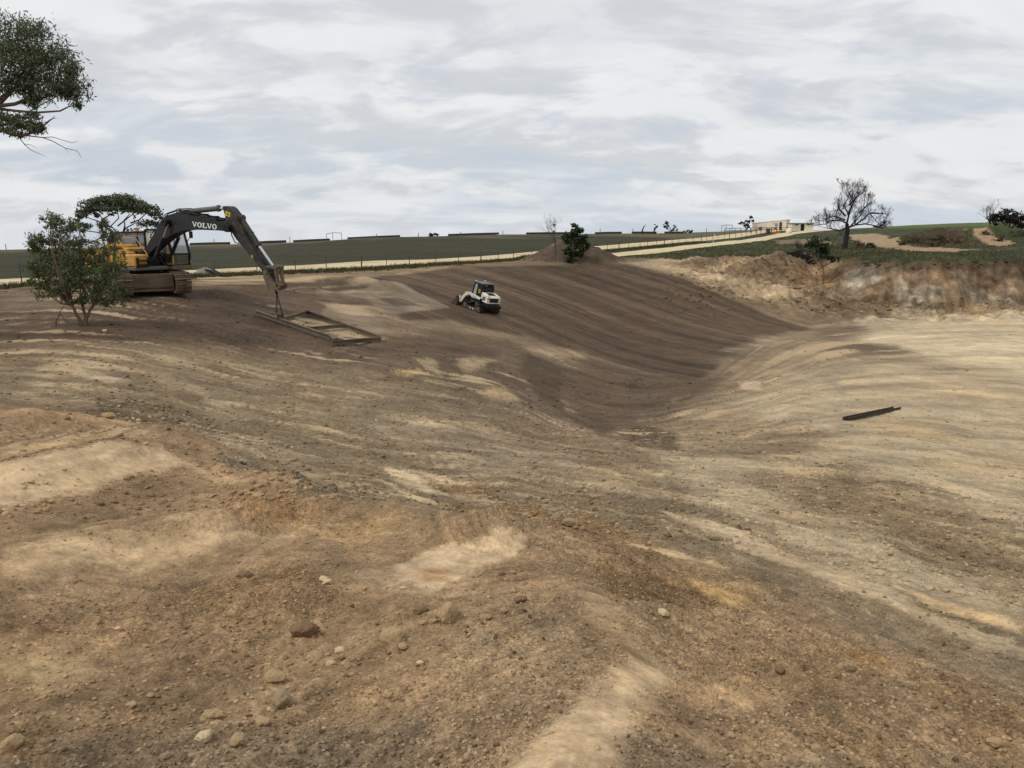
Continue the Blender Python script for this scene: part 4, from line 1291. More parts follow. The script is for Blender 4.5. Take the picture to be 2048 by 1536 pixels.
    for i, fn in enumerate((letter_V, letter_O, letter_L, letter_V, letter_O)):
        for poly in fn(i * w * 1.09, w, abs(h)):
            pts = [bl + ex * p[0] + ey * p[1] for p in poly]
            n = len(pts)
            v = [(p.x, -HB - 0.004, p.y) for p in pts] + [(p.x, -HB - 0.001, p.y) for p in pts]
            word.add(v, [tuple(range(n))] + [(k, n + k, n + (k + 1) % n, (k + 1) % n) for k in range(n)])
    word.build('lettering', M['letter'], b)
    sk = MB().prism([pl(*p, -HA - .004) for p in ((451.5,421.5),(461,426),(460,434),(450.5,431))], -HA - 0.006, -HA - 0.001).build('warning_sticker', M['sticker'], a)
    mk = MB()
    mk.prism([pl(*p, -HA - .004) for p in ((454,425),(456,426),(456,430.5),(454,429.5))], -HA - 0.009, -HA - 0.0061)
    mk.prism([pl(*p, -HA - .004) for p in ((457.5,427),(459,427.5),(458.5,431.5),(457,431))], -HA - 0.009, -HA - 0.0061)
    mk.build('printed_mark', M['black'], sk)
    s2 = MB()
    s2.prism([pl(*p, -HA - .004) for p in ((503,510),(504.5,510),(506,517),(504.5,517))], -HA - 0.006, -HA - 0.001)
    s2.prism([pl(*p, -HA - .004) for p in ((503,510),(501.5,513),(502.3,513.6),(504,511))], -HA - 0.006, -HA - 0.001)
    s2.build('small_sticker', M['sticker'], a)
    for o in root.children_recursive:
        if o.type == 'MESH' and o.name.split('.')[0] not in ('shoe', 'lettering'):
            auto_smooth(o, 32)
    w = root.matrix_world
    return w @ Vector((hx + 0.07, 0, hz - 0.18))
HOOK = build_excavator()

# ------------------------------------------------------------------ levelling frame and its chains
def build_frame():
    tops = [(515, 621), (690, 678), (763, 677), (613, 623)]
    g = hits([(515, 633), (684, 690), (763, 684), (613, 630)])
    P = [Vector((a, b, gz1(a, b) + 0.17)) for a, b in g]
    root = thing('levelling_frame', P[0], 'long steel levelling frame with cross bars lying on the dirt under the excavator arm', 'frame')
    o = P[0]
    P = [p - o for p in P]
    def ibeam(name, a, b, w=0.13, h=0.16):
        a, b = Vector(a), Vector(b)
        m = MB()
        up = Vector((0, 0, 1))
        m.bar(a + up * h/2, b + up * h/2, w, 0.035)
        m.bar(a - up * h/2, b - up * h/2, w, 0.035)
        m.bar(a, b, 0.03, h - 0.036)
        return m.build(name, M['beam'], root)
    d1 = (P[1] - P[0]).normalized(); d2 = (P[2] - P[3]).normalized()
    ibeam('side_beam', P[0] - d1 * 0.1, P[1])
    ibeam('side_beam', P[3], P[2] - d2 * 0.1)
    c0, c1 = P[1] + (P[1] - P[2]) * 0.22, P[2]
    ibeam('cross_beam', c0 + Vector((0, -0.12, -0.02)), c1 + Vector((0, -0.12, -0.02)), 0.15, 0.15)
    m0, m1 = P[0].lerp(P[1], 0.60), P[3].lerp(P[2], 0.55)
    ibeam('cross_beam', m0 + (m1 - m0) * 0.06, m1 - (m1 - m0) * 0.05, 0.11, 0.13)
    f0, f1 = P[0].lerp(P[1], 0.28), P[3].lerp(P[2], 0.02)
    ibeam('cross_beam', f0 + (f1 - f0) * 0.05, f1, 0.11, 0.13)
    br = MB().bar(P[0].lerp(P[1], 0.86) + Vector((0, 0, 0.13)), c0 + Vector((0.1, 0, 0.1)), 0.14, 0.05)
    br.build('brace', M['beam'], root)
    lug = MB()
    q = P[0].lerp(P[1], 0.30)
    lug.box(q.x - 0.15, q.x + 0.15, q.y - 0.03, q.y + 0.03, q.z + 0.12, q.z + 0.28)
    lug.build('lifting_lug', M['rust'], root)
    link_me = MB()
    n = 10
    pts = [(0.035 * math.cos(2*math.pi*k/n), 0, 0.07 * math.sin(2*math.pi*k/n)) for k in range(n + 1)]
    link_me.tube(pts, 0.014, 5, cap=False)
    lm = link_me.mesh('link', M['black'])
    A = HOOK
    for i, (fr, px) in enumerate(((0.25, -0.05), (0.33, 0.05))):
        B = o + P[0].lerp(P[1], fr) + Vector((0, 0, 0.25))
        ch = thing('lifting_chain', A, 'thin steel chain hanging from the excavator arm, %s of the two legs' % ('left' if i == 0 else 'right'), 'chain', 'chain legs from arm to levelling frame')
        d = B - A; N = max(4, int(d.length / 0.105))
        rot = d.to_track_quat('Z', 'Y').to_matrix().to_4x4()
        for k in range(N):
            l = bpy.data.objects.new('link', lm); link(l, ch)
            l.matrix_basis = Matrix.Translation(d * ((k + 0.5) / N)) @ rot @ Matrix.Rotation(R(90) * (k % 2), 4, 'Z')
build_frame()

# ------------------------------------------------------------------ compact track loader
def build_loader():
    fwd2 = Vector((-0.62, 0.785))
    c = hits([(958, 622)])[0]; c = Vector((c[0], c[1] + 0.5))
    f, b_ = c + fwd2 * 1.0, c - fwd2 * 1.0
    l2 = Vector((-fwd2.y, fwd2.x)); l, r_ = c + l2 * 0.8, c - l2 * 0.8
    V3 = lambda p: Vector((p.x, p.y, gz1(p.x, p.y)))
    fw = (V3(f) - V3(b_)).normalized(); lf = (V3(l) - V3(r_)).normalized()
    up = fw.cross(lf)
    org = (V3(f) + V3(b_) + V3(l) + V3(r_)) / 4
    root = thing('track_loader', frame_matrix(org - up * 0.05, fw, up) @ Matrix.Scale(0.89, 4), 'small white and black tracked loader driving up the dark graded slope', 'loader')
    S = 1.0
    # running gear
    for s in (-1, 1):
        y = s * 0.72
        out = [(-1.25, 0.10), (-1.05, 0.02), (0.75, 0.02), (1.0, 0.14), (1.08, 0.36), (0.95, 0.50), (0.2, 0.56), (-0.55, 0.82), (-0.78, 0.84), (-1.0, 0.66), (-1.3, 0.34)]
        inn = [(x * 0.93 - 0.0, 0.07 + (z - 0.02) * 0.86) for x, z in out]
        n = len(out)
        belt = MB()
        v = [(p[0], y - 0.21, p[1]) for p in out] + [(p[0], y + 0.21, p[1]) for p in out] + [(p[0], y - 0.21, p[1]) for p in inn] + [(p[0], y + 0.21, p[1]) for p in inn]
        fcs = []
        for i in range(n):
            j = (i + 1) % n
            fcs += [(i, n+i, n+j, j), (2*n+i, 2*n+j, 3*n+j, 3*n+i), (i, j, 2*n+j, 2*n+i), (n+i, 3*n+i, 3*n+j, n+j)]
        belt.add(v, fcs)
        for i in range(n):            # tread bars
            a, b2 = Vector((out[i][0], 0, out[i][1])), Vector((out[(i+1) % n][0], 0, out[(i+1) % n][1]))
            m = max(1, int((b2 - a).length / 0.16))
            for k in range(m):
                p = a.lerp(b2, (k + 0.5) / m); t = (b2 - a).normalized(); nn = Vector((t.z, 0, -t.x))
                belt.bar(p + nn * 0.02 + Vector((0, y - 0.205, 0)), p + nn * 0.02 + Vector((0, y + 0.205, 0)), 0.05, 0.05, nn)
        tr = belt.build('track', M['rubber'], root)
        for k, (x, z, rr) in enumerate(((-1.02, 0.28, 0.17), (-0.68, 0.20, 0.13), (-0.36, 0.20, 0.13), (-0.02, 0.20, 0.13), (0.32, 0.20, 0.13), (0.72, 0.29, 0.19), (-0.72, 0.66, 0.14))):
            w = MB().disc((x, y, z), (0, 1, 0), rr, 0.36, 16).build('wheel', M['grey'], tr)
            MB().disc((x, y + s * 0.20, z), (0, 1, 0), rr * 0.45, 0.05, 10).build('hub', M['lamp'] if k in (2, 3) else M['grey'], w)
    hull = MB().prism([(-1.35, 0.52), (0.75, 0.42), (0.95, 0.62), (0.9, 1.02), (-0.2, 1.10), (-1.3, 1.02)], -0.50, 0.50)
    bd = hull.build('body', M['black'], root)
    for s in (-1, 1):
        MB().box(0.0, 0.50, s * 0.52 - 0.012, s * 0.52 + 0.012, 0.64, 0.74).build('red_panel', M['red'], bd)
        MB().box(-1.2, -0.95, s * 0.52 - 0.012, s * 0.52 + 0.012, 0.60, 0.70).build('plate', M['white'], bd)
    # engine hood at the tail
    hp = [(-1.60, 0.86), (-1.62, 1.28), (-1.50, 1.42), (-0.78, 1.56), (-0.76, 0.90)]
    hd = MB()
    n = len(hp)
    for yy, k in ((-0.62, 0.93), (-0.54, 1.0), (0.54, 1.0), (0.62, 0.93)):
        for x, z in hp:
            hd.v.append((-1.18 + (x + 1.18) * k, yy, 1.2 + (z - 1.2) * k))
    for j in range(3):
        for i in range(n):
            hd.f.append((j*n+i, (j+1)*n+i, (j+1)*n+(i+1) % n, j*n+(i+1) % n))
    hd.f.append(tuple(range(n))); hd.f.append(tuple(3*n+i for i in range(n-1, -1, -1)))
    hood = hd.build('hood', M['white'], root)
    gl = MB()
    gl.box(-1.632, -1.612, -0.40, 0.40, 0.96, 1.27)
    grille = gl.build('grille', M['black'], hood)
    ls = MB()
    for k in range(6):
        z = 0.99 + 0.05 * k; ls.box(-1.642, -1.630, -0.38, 0.38, z, z + 0.018)
    ls.build('slat', M['rust'], grille)
    MB().add([(-1.42, -0.32, 1.444), (-0.95, -0.32, 1.538), (-0.95, 0.32, 1.538), (-1.42, 0.32, 1.444)], [(0, 1, 2, 3)]).build('top_vent', M['black'], hood)
    for s in (-1, 1):
        MB().box(-1.35, -0.98, s * 0.627 - 0.004, s * 0.627 + 0.004, 1.04, 1.30).build('side_vent', M['grey'], hood)
    MB().box(-1.62, -0.7, -0.60, 0.60, 0.56, 0.85, 0.04).build('rear_frame', M['black'], root)
    MB().box(-1.76, -1.60, -0.66, 0.66, 0.48, 0.72, 0.03).build('bumper', M['black'], root)
    # cab
    cb = MB()
    c0, c1, w = -0.72, 0.58, 0.46
    side = [(c0, 1.10), (c0 - 0.02, 1.95), (c0 + 0.16, 2.10), (c1 - 0.22, 2.12), (c1, 1.05)]
    for y in (-w, w):
        for i in range(len(side) - 1):
            a, b2 = side[i], side[i + 1]
            cb.bar((a[0], y, a[1]), (b2[0], y, b2[1]), 0.10, 0.10, (0, 1, 0))
        cb.bar((0.02, y, 1.05), (-0.06, y, 2.08), 0.08, 0.08, (0, 1, 0))
        cb.prism([(c0, 1.10), (c0 - 0.02, 1.95), (c0 + 0.16, 2.10), (-0.12, 2.10), (-0.02, 1.10)], y - 0.02, y + 0.02)
    for p in side:
        cb.bar((p[0], -w, p[1]), (p[0], w, p[1]), 0.09, 0.09)
    for k in range(4):               # front grab bars
        y = -0.3 + 0.2 * k
        cb.bar((c1, y, 1.05), (c1 - 0.22, y, 2.12), 0.025, 0.025, (0, 1, 0))
    cb.box(c0 - 0.06, c0 + 0.02, -0.48, 0.48, 1.10, 1.36)
    cab = cb.build('cab', M['black'], root)
    MB().box(c0 + 0.02, c1 - 0.10, -0.52, 0.52, 2.11, 2.19, 0.03).build('roof', M['grey'], cab)
    MB().add([(c0 - 0.035, -0.38, 1.38), (c0 - 0.035, 0.38, 1.38), (c0 - 0.045, 0.38, 1.90), (c0 - 0.045, -0.38, 1.90)], [(0, 1, 2, 3)]).build('rear_window', M['dark_glass'], cab)
    for s in (-1, 1):
        MB().add([(0.06, s * w, 1.14), (0.50, s * w, 1.14), (0.34, s * w, 2.02), (0.0, s * w, 2.02)], [(0, 1, 2, 3)]).build('side_window', M['glass'], cab)
        st = MB()
        y = s * (w + 0.026)
        for x0, x1, z0, z1 in ((-0.42, -0.20, 1.44, 1.49), (-0.42, -0.20, 1.64, 1.69), (-0.42, -0.37, 1.49, 1.64), (-0.25, -0.20, 1.49, 1.64)):
            st.box(x0, x1, y - 0.004, y + 0.004, z0, z1)
        st.build('warning_sticker', M['sticker'], cab)
    MB().box(-0.3, 0.1, -0.22, 0.22, 1.05, 1.35, 0.03).box(-0.36, -0.22, -0.2, 0.2, 1.3, 1.8, 0.03).build('seat', M['tarp'], cab)
    # lift arms
    for s in (-1, 1):
        y = s * 0.68
        ap = [(-0.95, 1.12), (-0.62, 1.16), (0.72, 1.30), (1.05, 1.24), (1.62, 0.58), (1.72, 0.34), (1.55, 0.30), (1.36, 0.52), (0.92, 0.98), (0.62, 1.10), (-0.6, 1.0), (-0.95, 1.0)]
        arm = MB().prism(ap, y - 0.07, y + 0.07).build('lift_arm', M['white'], root)
        mk = MB()
        for k in range(5):
            mk.box(0.02 - k * 0.10, 0.08 - k * 0.10, y + s * 0.072 - 0.002, y + s * 0.072 + 0.002, 1.10 - k * 0.012, 1.16 - k * 0.012)
        mk.build('printed_mark', M['black'], arm)
        MB().tube([(-0.9, y * 0.86, 0.98), (0.45, y * 0.86, 0.96)], 0.045, 8).build('lift_cylinder', M['chrome'], root)
        MB().tube([(1.08, y * 0.7, 1.15), (1.62, y * 0.7, 0.72)], 0.04, 8).build('tilt_cylinder', M['black'], root)
        MB().bar((-0.95, y, 1.1), (-0.75, y, 0.75), 0.1, 0.16, (0, 1, 0)).build('arm_link', M['black'], root)
    MB().tube([(1.45, -0.66, 0.5), (1.45, 0.66, 0.5)], 0.06, 10).build('cross_tube', M['rust'], root)
    # levelling blade / bucket in front
    bk = MB()
    prof = [(1.72, 0.78), (1.66, 0.30), (1.74, 0.04), (2.55, 0.00)]
    inn = [(1.78, 0.78), (1.72, 0.32), (1.78, 0.09), (2.55, 0.025)]
    bk.prism(prof + inn[::-1], -0.95, 0.95)
    for y in (-0.97, 0.93):
        bk.prism([(1.72, 0.78), (1.66, 0.30), (1.74, 0.04), (2.55, 0.0), (2.45, 0.10), (2.0, 0.50), (1.85, 0.78)], y, y + 0.04)
    bkt = bk.build('bucket', M['rust'], root)
    MB().box(1.58, 1.70, -0.62, 0.62, 0.22, 0.80, 0.02).build('hitch_plate', M['rust'], root)
    MB().disc((1.60, 0.80, 0.72), (0, 1, 0), 0.10, 0.06, 12).build('reflector', M['lamp'], bkt)
    MB().box(1.56, 1.64, 0.76, 0.82, 0.36, 0.58).build('plate', M['white'], bkt)
    for s in (-1, 1):
        MB().box(c1 - 0.30, c1 - 0.20, s * 0.42 - 0.06, s * 0.42 + 0.06, 2.195, 2.27, 0.015).build('work_lamp', M['lamp'], root)
    for o in root.children_recursive:
        if o.type == 'MESH': auto_smooth(o, 30)
build_loader()

# ------------------------------------------------------------------ haul truck parked behind the excavator
def build_truck():
    # faces the camera side, bonnet towards us
    c = at(272, 540, 47.0); zg = gz1(c.x, c.y)
    fwd = Vector((0.30, -0.95, 0)).normalized()
    root = thing('haul_truck', frame_matrix((c.x, c.y, zg), fwd), 'yellow haul truck parked behind the excavator, cab and windscreen in view', 'truck')
    b = MB()
    b.prism([(0.55, 1.0), (2.1, 1.0), (2.2, 1.35), (2.1, 1.72), (0.55, 2.05)], -0.75, 0.75)
    hood = b.build('bonnet', M['yellow'], root)
    MB().box(2.12, 2.22, -0.55, 0.55, 1.08, 1.6).build('grille', M['black'], hood)
    MB().box(-1.6, 2.25, -1.30, 1.30, 0.75, 1.0, 0.05).build('chassis', M['grey'], root)
    for s in (-1, 1):
        MB().box(0.55, 2.0, s * 1.05 - 0.28, s * 1.05 + 0.28, 1.0, 1.42, 0.05).build('mudguard', M['yellow'], root)
        MB().box(2.0, 2.06, s * 1.05 - 0.16, s * 1.05 + 0.16, 1.12, 1.30, 0.02).build('headlight', M['lamp'], root)
    cab = MB()
    prof = [(-0.95, 1.0), (0.55, 1.0), (0.62, 2.02), (0.30, 2.98), (-0.90, 2.98), (-0.98, 2.0)]
    for y in (-0.86, 0.86):
        for i in range(len(prof)):
            a, b2 = prof[i], prof[(i + 1) % len(prof)]
            cab.bar((a[0], y, a[1]), (b2[0], y, b2[1]), 0.11, 0.11, (0, 1, 0))
        cab.prism([(-0.95, 1.0), (0.55, 1.0), (0.62, 1.95), (-0.98, 1.95)], y - 0.03, y + 0.03)
    for p in prof:
        cab.bar((p[0], -0.86, p[1]), (p[0], 0.86, p[1]), 0.10, 0.10)
    cb = cab.build('cab', M['yellow'], root)
    MB().box(-0.98, 0.42, -0.95, 0.95, 2.985, 3.06, 0.03).build('roof', M['black'], cb)
    MB().add([(0.64, -0.8, 2.06), (0.64, 0.8, 2.06), (0.34, 0.8, 2.94), (0.34, -0.8, 2.94)], [(0, 1, 2, 3)]).build('windscreen', M['dark_glass'], cb)
    for s in (-1, 1):
        MB().add([(-0.9, s * 0.87, 2.05), (0.54, s * 0.87, 2.05), (0.30, s * 0.87, 2.90), (-0.85, s * 0.87, 2.90)], [(0, 1, 2, 3)]).build('side_window', M['dark_glass'], cb)
        m = MB().tube([(0.5, s * 0.9, 2.2), (0.65, s * 1.12, 2.3), (0.65, s * 1.15, 2.75)], 0.025, 6)
        m.box(0.60, 0.70, s * 1.15 - 0.14, s * 1.15 + 0.14, 2.28, 2.70, 0.02)
        m.build('mirror', M['black'], cb)
    MB().bar((0.7, -0.3, 2.05), (0.45, 0.2, 2.5), 0.03, 0.03).build('wiper', M['black'], cb)
    MB().disc((0.1, -0.25, 3.14), (0, 0, 1), 0.07, 0.16, 12, 0.05).build('beacon', M['red'], cb)
    MB().disc((0.1, 0.85, 3.20), (0, 0, 1), 0.07, 0.20, 12, 0.05).build('beacon', M['orange'], cb)
    tub = MB()
    tub.prism([(-1.2, 1.5), (-1.2, 2.35), (-6.2, 2.35), (-6.9, 1.9), (-5.6, 1.3), (-2.0, 1.1)], -1.4, 1.4)
    tub.build('tipper_body', M['yellow'], root)
    for x in (1.2, -3.4, -5.0):
        for s in (-1, 1):
            w = MB().disc((x, s * 1.1, 0.72), (0, 1, 0), 0.72, 0.55, 24).build('wheel', M['rubber'], root)
            MB().disc((x, s * 1.38, 0.72), (0, 1, 0), 0.36, 0.04, 16).build('rim', M['yellow'], w)
    for o in root.children_recursive:
        if o.type == 'MESH': auto_smooth(o, 30)
build_truck()

# ------------------------------------------------------------------ steel section lying on the pit floor
def build_channel():
    a, b = hits([(1690, 842)])[0], hits([(1797, 818)])[0]
    A = Vector((a[0], a[1], gz1(*a))); B = Vector((b[0], b[1], gz1(*b)))
    root = thing('steel_channel', A, 'long black steel channel lying alone on the pale pit floor', 'steel beam')
    d = B - A; t = d.normalized(); s = t.cross(Vector((0, 0, 1))).normalized()
    m = MB()
    up = Vector((0, 0, 1))
    m.bar(up * 0.03, d + up * 0.03, 0.18, 0.03)
    m.build('web', M['black'], root)
    m = MB()
    m.bar(s * -0.08 + up * 0.07, d * 0.93 + s * -0.08 + up * 0.07, 0.03, 0.10).build('flange', M['rust'], root)
    m = MB()
    m.bar(s * 0.08 + up * 0.06, d * 1.0 + s * 0.08 + up * 0.06, 0.03, 0.08).build('flange', M['black'], root)
build_channel()
# ------------------------------------------------------------------ vegetation
def leaf_material(name, dark, light, dry=None, trans=0.25):
    m, nt, b = material(name)
    N, L = nt.nodes.new, nt.links.new
    a = N('ShaderNodeAttribute'); a.attribute_name = 'tone'
    mx = N('ShaderNodeMix'); mx.data_type = 'RGBA'
    L(a.outputs['Fac'], mx.inputs[0]); mx.inputs[6].default_value = (*dark, 1); mx.inputs[7].default_value = (*light, 1)
    L(mx.outputs[2], b.inputs['Base Color'])
    b.inputs['Roughness'].default_value = 0.6
    b.inputs['Specular IOR Level'].default_value = 0.3
    tr = N('ShaderNodeBsdfTranslucent'); L(mx.outputs[2], tr.inputs[0])
    ms = N('ShaderNodeMixShader'); ms.inputs[0].default_value = trans
    out = nt.nodes['Material Output']
    L(b.outputs[0], ms.inputs[1]); L(tr.outputs[0], ms.inputs[2]); L(ms.outputs[0], out.inputs[0])
    return m
M['gum'] = leaf_material('gum_leaves', lin((64, 74, 54)), lin((128, 136, 102)))
M['scrub'] = leaf_material('shrub_leaves', lin((54, 68, 40)), lin((124, 136, 90)))
M['darkleaf'] = leaf_material('dark_leaves', lin((34, 42, 28)), lin((64, 76, 46)))
M['evergreen'] = leaf_material('evergreen_leaves', lin((36, 50, 30)), lin((70, 90, 50)))
M['deadleaf'] = leaf_material('withered_leaves', lin((54, 44, 36)), lin((96, 82, 66)))
M['grass'] = leaf_material('grass_blades', lin((58, 60, 34)), lin((112, 104, 66)))

def leaves_mesh(name, centers, size, mat, rng, aspect=0.3, droop=0.0, flat=0.0):
    """One leaf (a kite of two triangles) at each centre."""
    c = np.asarray(centers, float); n = len(c)
    a = rng.normal(size=(n, 3)); a[:, 2] = a[:, 2] * (1 - flat) - droop
    a /= np.linalg.norm(a, axis=1)[:, None]
    b = rng.normal(size=(n, 3)); b -= a * (a * b).sum(1)[:, None]; b /= np.linalg.norm(b, axis=1)[:, None]
    s = size * rng.uniform(0.65, 1.35, n)[:, None]
    nrm = np.cross(a, b)
    v = np.stack([c - a * s / 2, c + b * s * aspect / 2 + nrm * s * 0.05, c + a * s / 2, c - b * s * aspect / 2 + nrm * s * 0.05], 1).reshape(-1, 3)
    f = np.arange(4 * n).reshape(n, 4)
    me = mesh_np(name, v, f, mat, smooth=False)
    t = np.repeat(np.clip(rng.normal(0.42, 0.27, n), 0, 1), 4).astype(np.float32)
    at_ = me.attributes.new('tone', 'FLOAT', 'POINT'); at_.data.foreach_set('value', t)
    return me

def clump_points(rng, clumps, shell=0.55, sub=0.26):
    """Leaf positions: each clump is filled by smaller sprays, so gaps stay between them."""
    out = []
    for (cx, cy, cz, rx, ry, rz, n) in clumps:
        ns = max(3, int(n / 34))
        d = rng.normal(size=(ns, 3)); d /= np.linalg.norm(d, axis=1)[:, None]
        rad = rng.uniform(shell ** 2, 1, ns) ** 0.5
        sc = d * rad[:, None]
        k = rng.integers(0, ns, n)
        p = sc[k] + rng.normal(size=(n, 3)) * sub * np.array([1, 1, 0.8])
        out.append(p * np.array([rx, ry, rz]) + np.array([cx, cy, cz]))
    return np.concatenate(out)

def limb(mb, a, b, r0, r1, rng, n=5, bend=0.12, seg=6, sag=0.0):
    a, b = Vector(a), Vector(b); L = (b - a).length
    pts, rad = [], []
    off = Vector(rng.normal(size=3)) * L * bend
    for i in range(n + 1):
        t = i / n
        p = a.lerp(b, t) + off * math.sin(math.pi * t) + Vector(rng.normal(size=3)) * L * bend * 0.22 * (0 < i < n)
        p.z += sag * math.sin(math.pi * t) * L
        pts.append(p); rad.append(r0 + (r1 - r0) * t)
    mb.tube(pts, rad, seg, cap=False)
    return pts

def fractal(mb, base, d, length, r, depth, rng, spread=0.55, up=0.1, ratio=0.74, tips=None, kids=(2, 3), rmin=0.006, gnarl=0.10):
    """Bare branching limbs."""
    d = Vector(d).normalized(); p = Vector(base)
    n = 3 if depth > 1 else 2
    pts = [p.copy()]; dd = d.copy()
    for i in range(n):
        dd = (dd + Vector(rng.normal(size=3)) * gnarl + Vector((0, 0, up * 0.3))).normalized()
        p = p + dd * (length / n); pts.append(p.copy())
    r1 = max(r * 0.66, rmin)
    mb.tube(pts, [r + (r1 - r) * i / n for i in range(n + 1)], 6 if depth > 3 else (4 if depth > 1 else 3), cap=False)
    if depth <= 0:
        if tips is not None: tips.append(p)
        return
    for _ in range(int(rng.integers(kids[0], kids[1] + 1))):
        nd = dd + Vector(rng.normal(size=3)) * spread + Vector((0, 0, up))
        start = pts[-1] if rng.uniform() < 0.6 else pts[-2]
        fractal(mb, start, nd, length * ratio * rng.uniform(0.75, 1.2), r1 * rng.uniform(0.72, 1.0), depth - 1, rng, spread, up, ratio, tips, kids, rmin, gnarl)

def tree_thing(name, base, label, cat='tree', group=None):
    return thing(name, base, label, cat, group)

def px_clumps(base, lst, Y, n_scale=1.0, depth=0.9):
    """crown clumps given by frame position (x, y, half width, half height, leaves) at distance Y, as offsets from the base"""
    out = []
    for (px, py, rx, ry, n, *dy) in lst:
        yy = Y + (dy[0] if dy else 0.0)
        p = at(px, py, yy) - Vector(base)
        k = yy / FOC
        out.append((p.x, p.y, p.z, rx * k, max(rx, ry) * k * depth, ry * k, int(n * n_scale)))
    return out

def build_leafy(name, base, Y, clumps, label, leaf, size, seed, trunk_r, stems=None, mat='bark', aspect=0.3, droop=0.4, sub=0.26, cat='tree', group=None, fork=0.35, lean=(0, 0), depth=0.9, flat=0.0):
    rng = np.random.default_rng(seed)
    root = tree_thing(name, base, label, cat, group)
    cl = px_clumps(base, clumps, Y, depth=depth)
    tops = [Vector(c[:3]) for c in cl]
    tb = MB()
    zmin = min(t.z for t in tops)
    fork_p = Vector((lean[0], lean[1], max(0.1, zmin * fork)))
    starts = stems or [(0, 0)]
    forks = []
    for i, (sx, sy) in enumerate(starts):
        f = fork_p + Vector((sx * 1.8, sy, 0))
        limb(tb, (sx * 0.25, sy * 0.25, -0.15), f, trunk_r, trunk_r * 0.75, rng, 5, 0.06, 8)
        forks.append(f)
    trunk = tb.build('trunk', M[mat], root, smooth=True)
    lb = MB()
    for c, t in zip(cl, tops):
        f = min(forks, key=lambda q: (q - t).length)
        pts = limb(lb, f, t - Vector((0, 0, c[5] * 0.3)), trunk_r * 0.6, trunk_r * 0.16, rng, 5, 0.10, 6)
        for _ in range(5):
            e = t + Vector((rng.normal() * c[3] * 0.6, rng.normal() * c[4] * 0.5, rng.normal() * c[5] * 0.55))
            limb(lb, pts[int(rng.integers(2, 5))], e, trunk_r * 0.22, trunk_r * 0.05, rng, 4, 0.10, 4)
    lb.build('branches', M[mat], root, smooth=True)
    pts = clump_points(rng, cl, sub=sub)
    me = leaves_mesh('crown', pts, size, M[leaf], rng, aspect, droop, flat)
    link(bpy.data.objects.new('crown', me), root)
    return root

def ground_at(px, Y):
    x = (px - 1024) / FOC * Y / 1.0
    dx, _ = ray(px, 520)
    x = dx * Y
    return Vector((x, Y, gz1(x, Y)))

# shrub in front of the excavator
def build_shrub():
    b = hit(165, 652)
    Y = b.y
    cl = [(100,440,22,18,330),(122,458,24,22,560),(72,488,20,20,420),(105,495,28,24,650),(140,512,26,24,620),(92,535,30,26,720),(165,550,36,30,1100),(130,570,34,24,900),(205,550,30,34,900),(210,486,15,30,430),(204,448,12,16,170),(236,515,13,28,300),(90,580,26,20,420),(212,590,34,22,760),(165,500,20,18,260),(158,455,14,13,150),(68,545,14,22,220),(240,592,13,22,280),(186,516,14,22,240),(160,600,26,12,300),(232,470,10,14,90)]
    build_leafy('shrub', b, Y, cl, 'leafy green shrub with several thin stems in front of the excavator', 'scrub', 0.17, 3, 0.075,
                stems=[(-0.18, 0.0), (0.02, 0.1), (0.30, -0.05)], aspect=0.24, droop=0.8, sub=0.24, cat='shrub', fork=0.8)
    d = MB(); rng = np.random.default_rng(5)
    p = hit(112, 650)
    root = thing('dead_branch', p, 'thin dead branch leaning against the foot of the leafy shrub', 'branch')
    limb(d, (0, 0, 0), at(128, 612, Y - .3) - p, 0.025, 0.012, rng, 4, 0.05, 5)
    limb(d, at(121, 628, Y - .3) - p, at(140, 648, Y - .3) - p, 0.02, 0.01, rng, 4, 0.05, 5)
    limb(d, at(121, 630, Y - .3) - p, at(118, 652, Y - .4) - p, 0.012, 0.006, rng, 4, 0.05, 5)
    d.build('twig', M['twig'], root)
build_shrub()

